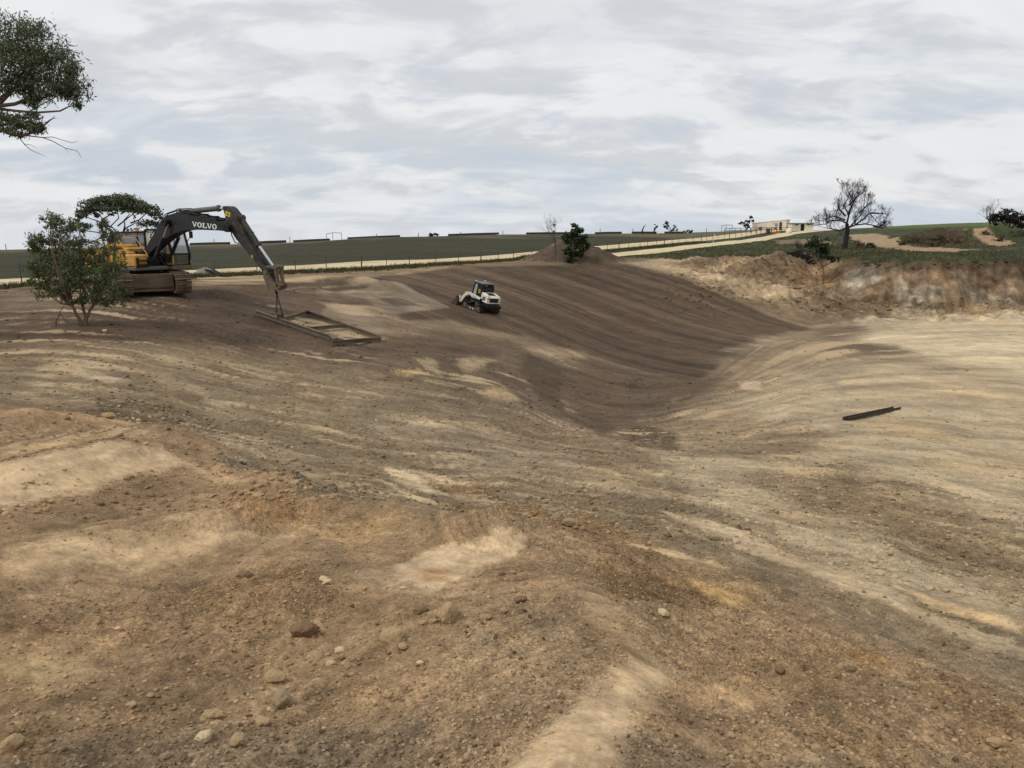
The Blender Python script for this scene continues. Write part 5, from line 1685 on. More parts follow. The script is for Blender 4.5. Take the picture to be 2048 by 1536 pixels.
# tall gum whose branches reach in from the left edge of the view
def build_gum():
    Y = 26.0
    base = ground_at(-330, Y)
    rng = np.random.default_rng(21)
    root = tree_thing('gum_tree', base, 'tall gum tree reaching in at the top left corner above the shrub', 'tree')
    cl_px = [(20,70,60,44,1500),(75,85,50,44,1300),(45,130,66,40,1700),(110,135,46,44,1300),(140,165,34,34,900),(95,175,44,26,900),(30,175,40,22,600),(150,195,18,18,260),(15,150,50,40,900),
             (70,205,22,12,260),(10,240,26,24,520),(50,245,34,22,760),(78,255,14,12,240),(30,262,30,12,300),(-90,80,80,60,1500),(-110,180,70,50,1000),(-250,60,110,70,1500),(-380,110,120,70,1400),(-480,200,90,60,800),(-200,-20,120,60,1200),(-340,-20,110,60,1000),(-60,230,40,24,400)]
    cl = px_clumps(base, cl_px, Y, depth=0.8)
    tb = MB()
    fork = at(-300, 330, Y) - base
    limb(tb, (0, 0, -0.2), fork, 0.26, 0.2, rng, 7, 0.03, 10)
    tb.build('trunk', M['bark'], root, smooth=True)
    lb = MB()
    P = lambda px, py, dy=0: at(px, py, Y + dy) - base
    def path(pts, r0, r1, seg=6):
        q = [P(*p) for p in pts]; n = len(q) - 1
        lb.tube(q, [r0 + (r1 - r0) * i / n for i in range(n + 1)], seg, cap=False)
    path([(-300,330),(-200,270),(-110,245),(-40,222),(0,205),(20,185),(45,165),(70,130)], .14, .03)
    path([(-200,270),(-90,240),(-20,214),(30,208),(55,198),(70,180),(100,160)], .09, .02)
    path([(-110,245),(-30,224),(0,218),(35,222),(75,225),(120,222),(140,212),(150,198)], .06, .012)
    path([(-40,222),(0,196),(20,180),(28,160)], .05, .02)
    path([(60,222),(90,205),(110,195),(118,190)], .02, .008, 5)
    path([(75,201),(95,192),(115,190),(130,180)], .02, .008, 5)
    path([(-300,330),(-180,300),(-80,268),(0,258),(20,268),(50,270),(75,262),(95,245),(110,233)], .10, .01)
    path([(20,268),(60,272),(85,275),(105,282),(130,296),(155,302),(163,316)], .022, .006, 5)
    path([(85,275),(105,274),(125,280),(145,286),(155,282)], .014, .005, 5)
    path([(36,272),(50,290),(62,300),(75,306),(91,313)], .016, .005, 5)
    path([(50,288),(62,290),(75,297)], .010, .004, 5)
    path([(120,222),(138,214),(155,210),(172,214)], .010, .004, 4)
    path([(138,214),(160,205),(180,200)], .008, .003, 4)
    path([(130,296),(137,306)], .006, .003, 4)
    path([(-300,330),(-260,200),(-230,100),(-200,20)], .14, .04)
    path([(-300,330),(-360,220),(-400,120)], .12, .04)
    for c in cl:
        t = Vector(c[:3])
        for _ in range(6):
            a = t + Vector((rng.normal() * c[3] * .4 - c[3] * .5, rng.normal() * c[4] * .4, rng.normal() * c[5] * .3 - c[5] * .5))
            e = t + Vector((rng.normal() * c[3] * .5 + c[3] * .3, rng.normal() * c[4] * .5, rng.normal() * c[5] * .5))
            limb(lb, a, e, .022, .006, rng, 4, .1, 4)
    lb.build('branches', M['bark'], root, smooth=True)
    pts = clump_points(rng, [c[:6] + (int(c[6] * 1.1),) for c in cl], shell=0.4, sub=0.22)
    me = leaves_mesh('crown', pts, 0.15, M['gum'], rng, 0.26, 0.9)
    link(bpy.data.objects.new('crown', me), root)
build_gum()

# umbrella-crowned gum beyond the excavator
def build_umbrella():
    Y = 88.0
    b = ground_at(258, Y)
    rng = np.random.default_rng(8)
    root = tree_thing('umbrella_gum', b, 'broad gum tree with an umbrella crown behind the excavator', 'tree')
    cl_px = [(185,412,24,12,700),(212,403,24,12,800),(238,400,26,13,900),(262,404,24,13,800),(286,412,22,12,700),(306,424,16,12,420),(168,426,16,11,420),(156,436,9,8,160),(317,436,8,7,120),(235,416,34,9,700),(275,422,22,8,350),(205,420,24,8,400),(190,430,10,5,110),(225,428,9,4,70),
             (300,448,20,13,420),(275,464,22,8,300),(150,450,12,12,260),(175,455,14,8,200),(120,490,34,13,500),(150,486,26,14,450)]
    cl = px_clumps(b, [(p[0], p[1] - 1, p[2], p[3] * .85, p[4]) for p in cl_px], Y, depth=0.9)
    P = lambda px, py, dy=0: at(px, py, Y + dy) - b
    tb = MB()
    tb.tube([Vector((0, 0, -.2)), P(245, 490), P(240, 470)], [.32, .28, .24], 8, cap=False)
    tb.build('trunk', M['charred'], root, smooth=True)
    lb = MB()
    for pts in ([(240,470),(222,455),(215,440),(200,428),(195,415)], [(240,470),(228,452),(232,436),(228,420),(232,410)], [(240,470),(250,452),(243,440),(250,428),(246,412)],
                [(240,470),(252,456),(262,446),(272,436),(282,420)], [(222,455),(205,446),(185,435),(172,428)], [(262,446),(280,440),(292,428),(305,424)], [(215,440),(218,425),(210,412)],
                [(250,452),(256,436),(262,424),(265,410)], [(240,470),(262,466),(280,462),(298,450)], [(240,470),(215,468),(180,462),(155,455)], [(250,428),(258,420),(262,412)], [(200,428),(188,420),(180,414)], [(272,436),(270,424),(276,416)], [(240,470),(210,476),(170,484),(130,490)]):
        q = [P(*p) + Vector((0, rng.normal() * .7, 0)) for p in pts]; n = len(q) - 1
        lb.tube(q, [.09 + (.03 - .09) * i / n for i in range(n + 1)], 5, cap=False)
    lb.build('branches', M['charred'], root, smooth=True)
    me = leaves_mesh('crown', clump_points(rng, cl, shell=.3, sub=.24), 0.30, M['gum'], rng, 0.5, 0.2)
    link(bpy.data.objects.new('crown', me), root)
build_umbrella()

# shrubs by the spoil heap
b = hit(1152, 525)
build_leafy('evergreen_bush', b, b.y, [(1145,462,14,12,260),(1160,470,14,12,260),(1135,472,10,12,180),(1148,482,18,12,340),(1160,492,14,12,240),(1142,498,12,10,160),(1168,484,10,9,120),(1150,512,14,10,180),(1165,510,7,8,70),(1142,515,9,8,90)],
            'dense dark green bush at the foot of the brown spoil heap', 'evergreen', 0.42, 31, 0.11, stems=[(-.25, 0), (.3, 0)], aspect=.55, droop=.1, cat='bush', fork=.4)
def build_bare(name, b, Y, top_px, label, seed, r, clump=None, leaf='deadleaf', mat='twig', depth=5, length=None, spread=.45, cat='tree', d0=(0, 0, 1), ratio=.74, kids=(2, 3), leaf_size=.2, up=0.12, group=None):
    rng = np.random.default_rng(seed)
    root = tree_thing(name, b, label, cat, group)
    H = (at(*top_px, Y) - b).z
    tb = MB(); lb = MB(); tips = []
    trunk_h = H * .34
    top = Vector((d0[0] * trunk_h, d0[1] * trunk_h, trunk_h))
    limb(tb, (0, 0, -.15), top, r, r * .7, rng, 4, .04, 7)
    tb.build('trunk', M[mat], root, smooth=True)
    L = length or H * .28
    for _ in range(3):
        fractal(lb, top, Vector((d0[0], d0[1], 1)) + Vector(rng.normal(size=3)) * spread * .6, L, r * .62, depth, rng, spread, up, ratio, tips, kids, rmin=max(.006, r * .06))
    lb.build('branches', M[mat], root)
    if clump:
        c = px_clumps(b, clump, Y)
        me = leaves_mesh('crown', clump_points(rng, c), leaf_size, M[leaf], rng, .4, .2)
        link(bpy.data.objects.new('crown', me), root)
    return root
b = hit(1111, 522)
build_bare('bare_sapling', b, b.y, (1108, 448), 'thin bare sapling left of the dark green bush by the spoil heap', 12, .06, [(1108,455,9,7,50),(1104,460,7,6,26)], depth=4, spread=.30, leaf_size=.2, length=1.3)

# big fire-blackened tree above the cutting
def build_burnt():
    Y = 120.0
    b = ground_at(1689, Y)
    rng = np.random.default_rng(77)
    root = tree_thing('burnt_tree', b, 'large blackened bare tree standing on the grass above the cutting', 'tree')
    P = lambda px, py, dy=0: at(px, py, Y + dy) - b
    tb = MB()
    tb.tube([P(1688, 500), P(1692, 480), P(1695, 462), P(1694, 448)], [.44, .36, .32, .26], 9, cap=False)
    tb.build('trunk', M['charred'], root, smooth=True)
    lb = MB()
    mains = [[(1694,448),(1696,430),(1695,410),(1692,395),(1686,380)], [(1696,430),(1705,412),(1714,395),(1720,382)], [(1695,455),(1712,440),(1722,425),(1728,405)], [(1694,448),(1700,425),(1706,405),(1702,385)],
             [(1696,455),(1712,450),(1730,448),(1750,452),(1765,458)], [(1712,450),(1725,438),(1740,426),(1752,440),(1762,452)], [(1694,448),(1680,440),(1665,442),(1650,448),(1638,450)], [(1695,432),(1682,418),(1676,412),(1674,430),(1672,444)],
             [(1680,440),(1665,432),(1652,436),(1640,442)], [(1696,455),(1680,462),(1665,458),(1650,455)], [(1740,426),(1758,427),(1775,427)], [(1695,410),(1708,398),(1716,388)], [(1722,425),(1730,412),(1734,400)], [(1750,452),(1760,456),(1772,446)]]
    for m in mains:
        q = [P(*p) + Vector((0, rng.normal() * .5, 0)) for p in m]; n = len(q) - 1
        lb.tube(q, [.14 + (.035 - .14) * i / n for i in range(n + 1)], 6, cap=False)
        for i in range(1, n + 1):
            d = (q[i] - q[i - 1]).normalized()
            high = m[0][1] - m[-1][1] > 25
            for _ in range(4):
                fractal(lb, q[i] if rng.uniform() < .5 else q[i].lerp(q[i - 1], .5), d + Vector(rng.normal(size=3)) * .7 + Vector((0, 0, .5)), .85 if high else .62, .032, 4, rng, .45, .24, .76, None, (2, 3), .009)
    lb.build('branches', M['charred'], root)
    cl = px_clumps(b, [(1705,400,26,22,260),(1722,410,12,22,160),(1690,385,18,12,80),(1640,446,10,8,70),(1765,450,10,7,50)], Y)
    me = leaves_mesh('scorched_leaves', clump_points(rng, cl, shell=.2, sub=.35), .18, M['deadleaf'], rng, .3, .4)
    link(bpy.data.objects.new('scorched_leaves', me), root)
build_burnt()

# heap of dead brush tipped over the edge, and the sapling growing in the cutting
def build_brush():
    p = hit(1600, 520); rng = np.random.default_rng(9)
    Y = p.y
    root = thing('brush_heap', p, 'heap of dead black branches tipped over the edge left of the young tree', 'branches')
    lb = MB(); tips = []
    P = lambda px, py: at(px, py, Y - .6) - p
    lb.tube([P(1556,503), P(1575,507), P(1600,502), P(1625,500)], [.10, .12, .09, .05], 6)
    lb.tube([P(1570,506), P(1590,516), P(1612,522), P(1632,522)], [.10, .10, .07, .05], 6)
    for i in range(26):
        a = P(1572 + rng.uniform(0, 50), 505 + rng.uniform(-2, 12))
        fractal(lb, a, (rng.normal() * .9 + .4, rng.normal() * .6, rng.normal() * .5 + .1), .75, .045, 3, rng, .6, 0, .76, tips, (2, 3), .014)
    lb.build('branches', M['charred'], root)
    cl = px_clumps(p, [(1592,512,20,7,330),(1612,513,16,8,300),(1580,508,12,5,130)], Y)
    me = leaves_mesh('dead_leaves', clump_points(rng, cl, shell=.2, sub=.4), .3, M['deadleaf'], rng, .4, .2)
    link(bpy.data.objects.new('dead_leaves', me), root)
    me.materials[0] = M['blackleaf']
M['blackleaf'] = leaf_material('blackened_leaves', lin((30, 27, 25)), lin((58, 50, 44)), trans=.1)
build_brush()
b = hit(1643, 572)
build_leafy('young_tree', b, b.y, [(1636,488,20,11,420),(1655,500,16,12,300),(1622,492,12,8,170),(1644,508,14,9,200),(1625,524,8,6,80),(1672,520,10,9,120),(1660,512,10,8,110),(1632,478,10,6,70)],
            'young dark green tree with a single thin trunk growing in the cutting', 'darkleaf', 0.36, 44, 0.085, aspect=.45, droop=.2, fork=.75)
b = hit(1560, 512)
build_bare('leaning_stick', b, b.y, (1546, 470), 'thin bare leaning stick left of the brush heap', 15, .03, depth=1, spread=.12, d0=(-.22, 0), kids=(1, 1), cat='dead sapling')

# trees along the skyline
def sky_tree(name, px, py, Y, clumps, label, leaf, seed, r=.14, size=.5, cat='tree', fork=.4, lean=(0, 0), group=None):
    b = ground_at(px, Y)
    return build_leafy(name, b, Y, clumps, label, leaf, size, seed, r, mat='charred', aspect=.55, droop=.1, cat=cat, fork=fork, lean=lean, group=group)
sky_tree('gnarled_tree', 1340, 466, 196, [(1331,447,6,4,60),(1334,453,5,4,50),(1345,458,3,3,22),(1349,454,4,3,30),(1353,459,3,3,16),(1328,452,3,3,20)], 'small gnarled dark tree on the skyline right of the two thin trunks', 'darkleaf', 51, .16, .5)
sky_tree('windblown_tree', 1487, 462, 212, [(1482,446,5,3,50),(1490,448,5,4,60),(1496,443,5,4,60),(1503,438,6,5,80),(1497,450,5,4,40)], 'windblown dark tree beside the left end of the long cream building', 'darkleaf', 52, .2, .55, lean=(0.6, 0))
sky_tree('round_bush', 865, 472, 180, [(860,470,7,4,110),(870,471,6,3.5,80)], 'round dark bush alone on the ridge between two posts', 'darkleaf', 53, .1, .5, cat='bush')
sky_tree('low_bush', 1377, 465, 198, [(1372,462,5,3,60),(1383,461,5,4,60)], 'low dark bush on the skyline between the gnarled tree and the far gate frame', 'darkleaf', 54, .1, .45, cat='bush')
sky_tree('spreading_tree', 2012, 458, 150, [(1995,436,14,10,420),(2015,430,18,11,620),(2035,436,16,12,520),(2050,444,14,12,400),(2008,444,16,9,420),(1985,440,8,7,150),(2075,446,16,14,400)], 'dense dark spreading tree at the right edge of the view', 'blackleaf', 55, .3, .42, fork=.3)
sky_tree('ridge_shrub', 1594, 462, 206, [(1588,460,5,3,50),(1581,461,4,2.5,30)], 'dark shrub between the two cream buildings', 'darkleaf', 56, .06, .4, cat='bush')
b = ground_at(1972, 152)
build_bare('pale_bare_tree', b, 152, (1972, 412), 'pale leafless tree left of the dark spreading tree', 57, .13, depth=5, spread=.40, mat='twig', ratio=.76)
def bent_trunk(px, top, Y, label, bend, seed, tuft=None):
    b = ground_at(px, Y); rng = np.random.default_rng(seed)
    root = tree_thing('bent_tree', b, label, 'tree')
    T = at(*top, Y) - b
    m = MB().tube([Vector((0, 0, -.2)), Vector((T.x * .08, 0, T.z * .35)), Vector((T.x * .4, 0, T.z * .72)), T], [.22, .18, .12, .04], 7)
    m.build('trunk', M['charred'], root, smooth=True)
    if tuft:
        me = leaves_mesh('crown', clump_points(rng, px_clumps(b, tuft, Y)), .45, M['blackleaf'], rng, .5, .3)
        link(bpy.data.objects.new('crown', me), root)
bent_trunk(1282, (1292, 449), 188, 'bare bent trunk leaning right on the ridge, no leaves', .3, 3)
bent_trunk(1306, (1312, 453), 190, 'short bent trunk with a small dark tuft on the ridge', .3, 4, [(1312,453,4,3.5,40),(1308,456,3,4,20)])

# scrub plants on the overgrown bank, each its own clump
SCRUB = ((1725,488,12,7,'brown scrubby plant at the right foot of the burnt tree'),(1745,492,11,6,'low dark plant second right of the burnt tree'),(1645,490,8,5,'low scrubby plant left of the burnt tree'),(1806,485,13,7,'brown scrub at the left end of the overgrown bank'),
         (1836,480,15,8,'dark scrub low on the overgrown bank, left of its middle'),(1868,476,15,8,'brown scrub on top of the overgrown bank'),(1900,480,15,8,'dark scrub on the bank beside the right-hand tan ramp'),(1872,490,15,6,'brown scrub at the foot of the overgrown bank'),
         (1975,466,11,6,'dark scrub at the foot of the pale bare tree'),(2000,478,15,8,'brown scrub right of the tan ramp'),(2034,466,16,9,'dark scrub under the spreading tree at the right edge'))
for i, (px, py, w, h, lab) in enumerate(SCRUB):
    b = hit(px, py + h * .6)
    build_leafy('scrub_plant', b, b.y, [(px, py, w, h, 120), (px + w * .5, py + h * .3, w * .6, h * .7, 60), (px - w * .5, py + h * .2, w * .6, h * .7, 60)], lab, 'darkleaf' if i % 2 else 'deadleaf', .32, 100 + i, .03,
                aspect=.4, droop=-.2, cat='plant', group='scrub on the bank')
# ------------------------------------------------------------------ farm tracks, fences, sheds
def side_point(Y, s):
    """plan point abreast of the farm track at depth Y, s metres to this side of its centre line"""
    n = math.hypot(1, TRM)
    return (TRX + TRM * (Y - 50) + s / n, Y - s * TRM / n)

M['track'] = surf('crushed_limestone', lin((206, 190, 154)), 0.95, var=0.10, scale=0.7, dirt=lin((184, 164, 126)), dirt_amt=0.4, dirt_scale=0.25, spec=.1)
def build_track(name, s, hw, Y0, Y1, lift):
    n = 150; k = 7
    v = []; rng = np.random.default_rng(int(s * 10) + 3)
    ys = np.linspace(Y0, Y1, n)
    wob = np.interp(ys, np.linspace(Y0, Y1, 30), rng.normal(0, .25, 30))
    wob2 = np.interp(ys, np.linspace(Y0, Y1, 30), rng.normal(0, .25, 30))
    xs, yy = [], []
    for i, Y in enumerate(ys):
        for j in range(k):
            t = j / (k - 1)
            a = side_point(Y, s - hw + wob[i] + t * (2 * hw - wob[i] + wob2[i])); xs.append(a[0]); yy.append(a[1])
    z = gz(xs, yy) + lift
    idx = np.arange(n * k).reshape(n, k)
    f = np.stack([idx[:-1, :-1], idx[:-1, 1:], idx[1:, 1:], idx[1:, :-1]], -1).reshape(-1, 4)
    me = mesh_np(name, np.stack([xs, yy, z], -1), f, M['track'])
    o = link(bpy.data.objects.new(name, me)); o['kind'] = 'structure'
build_track('farm_track', 0.0, 2.9, 30, 215, .06)
build_track('side_track', 9.2, 2.4, 104, 235, .06)

post_me = MB().tube([(0, 0, -.3), (0, 0, 1.25)], [.036, .033], 6).mesh('post', M['dark_timber'])
thick_me = MB().tube([(0, 0, -.3), (0, 0, 1.3)], [.07, .065], 7).mesh('post', M['dark_timber'])
def build_fence(name, s, Y0, Y1, step, label, seed, wires=(0.3, .6, .9, 1.15)):
    rng = np.random.default_rng(seed)
    p0 = side_point(Y0, s)
    root = thing(name, Vector((p0[0], p0[1], gz1(*p0))), label, 'fence')
    o = root.matrix_world.translation
    tops = []
    Y = Y0; i = 0
    while Y < Y1:
        x, y = side_point(Y, s); b = Vector((x, y, gz1(x, y)))
        q = bpy.data.objects.new('post', thick_me if i % 5 == 2 else post_me)
        link(q, root)
        h = rng.uniform(.88, 1.12)
        q.matrix_basis = Matrix.Translation(b - o) @ Euler((rng.normal() * .04, rng.normal() * .05, rng.uniform(0, 6))).to_matrix().to_4x4() @ Matrix.Diagonal((1, 1, h, 1))
        tops.append(b - o)
        Y += step * rng.uniform(.8, 1.2) * (.84); i += 1
    for w in wires:
        m = MB().tube([p + Vector((0, 0, w)) for p in tops], .007, 3, cap=False)
        m.build('wire', M['grey'], root)
build_fence('wire_fence', 4.1, 38, 196, 3.7, 'long post and wire fence running beside the pale farm track', 61)

# posts standing on the ridge
for i, (px, top, Y, w) in enumerate(((15,488,168,'at the far left'),(431,478,172,'above the excavator arm cylinder'),(582,474,174,'left of the small pipe frame'),(755,468,177,'at the middle of the third dark stack'),(838,466,180,'left of the round bush'),(922,464,182,'behind the fourth dark stack'),(1006,462,184,'left of the bare sapling'),(1199,457,188,'at the left end of the short dark stack'),(1264,457,190,'left of the bare bent trunk'),(1410,457,196,'above the wire fence near the far gate frame'))):
    b = ground_at(px, Y); T = at(px, top, Y)
    m = MB().tube([(0, 0, -.3), (0, 0, max(.9, T.z - b.z))], .075, 6)
    o = m.build('ridge_post', M['dark_timber'])
    o.location = b
    tag(o, 'dark timber post on the ridge, ' + w, 'post', 'posts along the ridge')

# low dark covered stacks on the ridge
for i, (x0, x1, top, Y, w) in enumerate(((384,461,486,171,'right of the excavator cab'),(508,573,481,174,'right of the excavator arm'),(590,660,480,175,'left of the small pipe frame'),(698,800,472,178,'right of the small pipe frame'),(898,997,468.5,183,'right of the round bush'),(1053,1140,467,186,'behind the bare sapling'),(1190,1241,464,190,'short, right of the bush'),(1263,1310,464.5,191,'under the two thin trunks'),(1328,1364,464,194,'under the gnarled tree'))):
    a, b = ground_at(x0, Y), ground_at(x1, Y)
    h = max(.32, .6 * (at((x0 + x1) / 2, top, Y).z - (a.z + b.z) / 2))
    root = thing('covered_stack', a, 'long low dark covered stack on the ridge, ' + w, 'stack', 'dark stacks along the ridge')
    d = b - a; L = d.length; t = d.normalized(); n = max(4, int(L / 1.4))
    rng = np.random.default_rng(200 + i)
    m = MB()
    for k in range(n):
        p, q = a + d * (k / n) - a, a + d * ((k + .97) / n) - a
        hh = h * rng.uniform(.9, 1.05)
        for r_ in (0,):
            m.bar(p + Vector((0, 0, hh / 2)), q + Vector((0, 0, hh / 2 + rng.normal() * .02)), 1.3, hh)
    m.build('bale_row', M['stack'], root)
    c = MB().tube([Vector((0, 0, h * .92)) - t * .15, d * .5 + Vector((0, 0, h * .98)), d + Vector((0, 0, h * .92)) + t * .15], [.20, .22, .20], 8)
    c.build('cover', M['stack'], root, smooth=True)

# pipe frames
for (x0, x1, top, Y, lab) in ((655, 685, 474, 177, 'small pipe gate frame on the ridge left of the round bush'), (1440, 1461, 456, 205, 'small pipe gate frame on the skyline left of the cream building')):
    a, b = ground_at(x0, Y), ground_at(x1, Y)
    root = thing('gate_frame', a, lab, 'gate frame')
    h = at(x0, top, Y).z - a.z
    h = max(h, 1.6); d = b - a
    for f in (0, .42, 1):
        p = d * f; MB().tube([p + Vector((0, 0, -.2)), p + Vector((0, 0, h))], .06, 6).build('upright', M['grey'], root)
    MB().tube([Vector((0, 0, h - .06)), d * .42 + Vector((0, 0, h + .12)), d + Vector((0, 0, h - .06))], .06, 6).build('top_rail', M['grey'], root)

# long cream building
def build_block():
    Y0, Y1 = 214.0, 209.0
    a, b = ground_at(1500, Y0), ground_at(1568, Y1)
    zb = min(a.z, b.z) - .2
    a.z = b.z = zb
    t = (b - a); L = t.length
    Mx = frame_matrix(a, t)          # x along the wall, -y towards us
    root = thing('long_building', Mx, 'long plain cream building with flat roof on the rise', 'building')
    inv = Mx.inverted()
    def wx(px):                       # distance along the wall for a frame column
        dx, _ = ray(px, 455); o, dv = a, t.normalized()
        s = (dx * o.y - o.x) / (dv.x - dx * dv.y); return s
    h0 = at(1500, 447, Y0).z - zb; h1 = at(1568, 440, Y1).z - zb
    D = 3.2
    w = MB()
    w.add([(0,0,0),(L,0,0),(L,D,0),(0,D,0),(0,0,h0),(L,0,h1),(L,D,h1),(0,D,h0)], [(3,2,1,0),(4,5,6,7),(0,1,5,4),(1,2,6,5),(2,3,7,6),(3,0,4,7)])
    w.build('wall', M['cream'], root)
    MB().add([(-.1,-.1,h0+.003),(L+.1,-.1,h1+.003),(L+.1,D+.1,h1+.003),(-.1,D+.1,h0+.003),(-.1,-.1,h0+.16),(L+.1,-.1,h1+.16),(L+.1,D+.1,h1+.16),(-.1,D+.1,h0+.16)], [(3,2,1,0),(4,5,6,7),(0,1,5,4),(1,2,6,5),(2,3,7,6),(3,0,4,7)]).build('roof', M['cream'], root)
    x = wx(1552.5); win = MB().box(x - .45, x + .45, -.05, .02, h1 - 1.75, h1 - .75).build('window', M['white'], root)
    MB().box(x - .38, x + .38, -.06, -.045, h1 - 1.68, h1 - .82).build('pane', M['bluepane'], win)
    x = wx(1561); dr = MB().box(x - .35, x + .35, -.05, .02, .3, h1 - .55).build('door', M['rust'], root)
    x = wx(1521); MB().box(x - .45, x + .45, -.05, .02, .45, 1.15).build('vent', M['dark_timber'], root)
    x = wx(1551); MB().box(x - .35, x + .35, -.05, .02, .45, 1.05).build('vent', M['dark_timber'], root)
    for k, (px, zz) in enumerate(((1544, .7), (1548, .72), (1530, .55))):
        x = wx(px); MB().box(x - .3, x + .3, -.012, .01, h1 - zz - .5, h1 - zz).build('patch', M['white'], root)
M['bluepane'] = surf('blue_pane', lin((120, 138, 152)), .15, var=.1)
build_block()
def build_shed():
    Y = 205.0
    a, b = ground_at(1580, Y), ground_at(1622, Y)
    zb = min(a.z, b.z) - .15; a.z = b.z = zb
    t = b - a; L = t.length
    root = thing('small_shed', frame_matrix(a, t), 'small cream shed with overhanging flat roof and dark doorway', 'shed')
    h = at(1600, 447, Y).z - zb
    MB().box(0, L, 0, 3.2, 0, h).build('wall', M['shed_white'], root)
    MB().box(-.4, L + .6, -.6, 3.6, h + .003, h + .14).build('roof', M['grey'], root)
    x = L * .49
    MB().box(x - .42, x + .42, -.04, .02, .1, h - .15).build('door', M['black'], root)
    MB().box(x - .50, x - .425, -.05, .02, .1, h - .1).build('door_frame', M['rust'], root)
    for f in (.20, .74):
        MB().box(L * f - .45, L * f + .45, -.03, .02, h - .45, h - .2).build('vent', M['black'], root)
build_shed()

# rail yard in front of the long building, with odds and ends
def build_yard():
    Y = 190.0
    a, b = ground_at(1446, Y), ground_at(1580, Y + 3)
    root = thing('rail_fence', a, 'dark timber rail fence in front of the long cream building', 'fence')
    d = b - a; n = 13
    for k in range(n + 1):
        x = a.x + d.x * k / n; y = a.y + d.y * k / n; z = gz1(x, y)
        MB().tube([Vector((x, y, z - .2)) - a, Vector((x, y, z + 1.25)) - a], .14 if k in (5, 9) else .06, 6).build('post', M['dark_timber'], root)
    for hh in (1.2, .7):
        m = MB().tube([Vector((a.x + d.x * k / n, a.y + d.y * k / n, gz1(a.x + d.x * k / n, a.y + d.y * k / n) + hh)) - a for k in range(n + 1)], .06, 5)
        m.build('rail', M['dark_timber'], root)
    def put(px, Y): return ground_at(px, Y)
    p = put(1533, 185); r = thing('steel_drum', p, 'dark upright drum by the track in front of the long cream building', 'drum')
    MB().tube([(0, 0, 0), (0, 0, .03), (0, 0, .6), (0, 0, 1.2)], [.42, .44, .43, .44], 14).build('body', M['rust'], r)
    MB().disc((0, 0, 1.22), (0, 0, 1), .45, .04, 14).build('lid', M['black'], r)
    p = put(1548, 184); r = thing('orange_barrier', p, 'orange water trough by the track in front of the long cream building', 'trough')
    MB().prism([(-.85, 0), (-.9, .4), (.9, .4), (.85, 0)], -.3, .3).build('body', M['orange'], r)
    MB().box(-.95, .95, -.36, .36, .4, .46).build('rim', M['orange'], r)
    p = put(1574, 184); r = thing('cream_tank', p, 'small cream tank with domed top beside the track', 'tank')
    MB().tube([(0, 0, 0), (0, 0, .1), (0, 0, .9), (0, 0, 1.1), (0, 0, 1.2)], [.66, .68, .68, .5, .1], 16).build('body', M['cream'], r, smooth=True)
    MB().disc((0, -.66, .15), (0, 1, 0), .10, .1, 8).build('outlet', M['black'], r)
    x, y = side_point(150, 6.4); r = thing('white_stake', Vector((x, y, gz1(x, y))), 'white leaning stake between the two pale tracks', 'stake')
    MB().bar((0, 0, -.2), (.25, 0, 1.5), .09, .09).build('shaft', M['white'], r)
    MB().bar((.25, 0, 1.5), (.27, 0, 1.62), .09, .09).build('tip', M['white'], r)
build_yard()

# concrete lump with a black cloth behind the excavator
def build_lump():
    p = hit(412, 552); rng = np.random.default_rng(4)
    root = thing('concrete_lump', p, 'grey concrete lump draped with black cloth right of the excavator track', 'concrete block')
    m = MB(); n = 10
    for j, (z, r) in enumerate(((-.1, .75), (.2, .72), (.5, .45), (.62, .12))):
        for k in range(n):
            a = 2 * math.pi * k / n; rr = r * rng.uniform(.85, 1.15); m.v.append((rr * math.cos(a) * 1.1, rr * math.sin(a), z + rng.normal() * .02))
    for j in range(3):
        for k in range(n): m.f.append((j*n+k, j*n+(k+1)%n, (j+1)*n+(k+1)%n, (j+1)*n+k))
    m.f.append(tuple(3*n+k for k in range(n)))
    m.build('block', M['concrete'], root)
    c = MB()
    g = 8
    for i in range(g + 1):
        for j in range(g + 1):
            x, y = .1 + 1.5 * i / g, -.6 + 1.2 * j / g
            z = max(.03, .60 - .55 * max(0, x - .2)) + rng.normal() * .03
            c.v.append((x, y, z))
    for i in range(g):
        for j in range(g): c.f.append((i*(g+1)+j, (i+1)*(g+1)+j, (i+1)*(g+1)+j+1, i*(g+1)+j+1))
    c.build('cloth', M['tarp'], root, smooth=True)
build_lump()

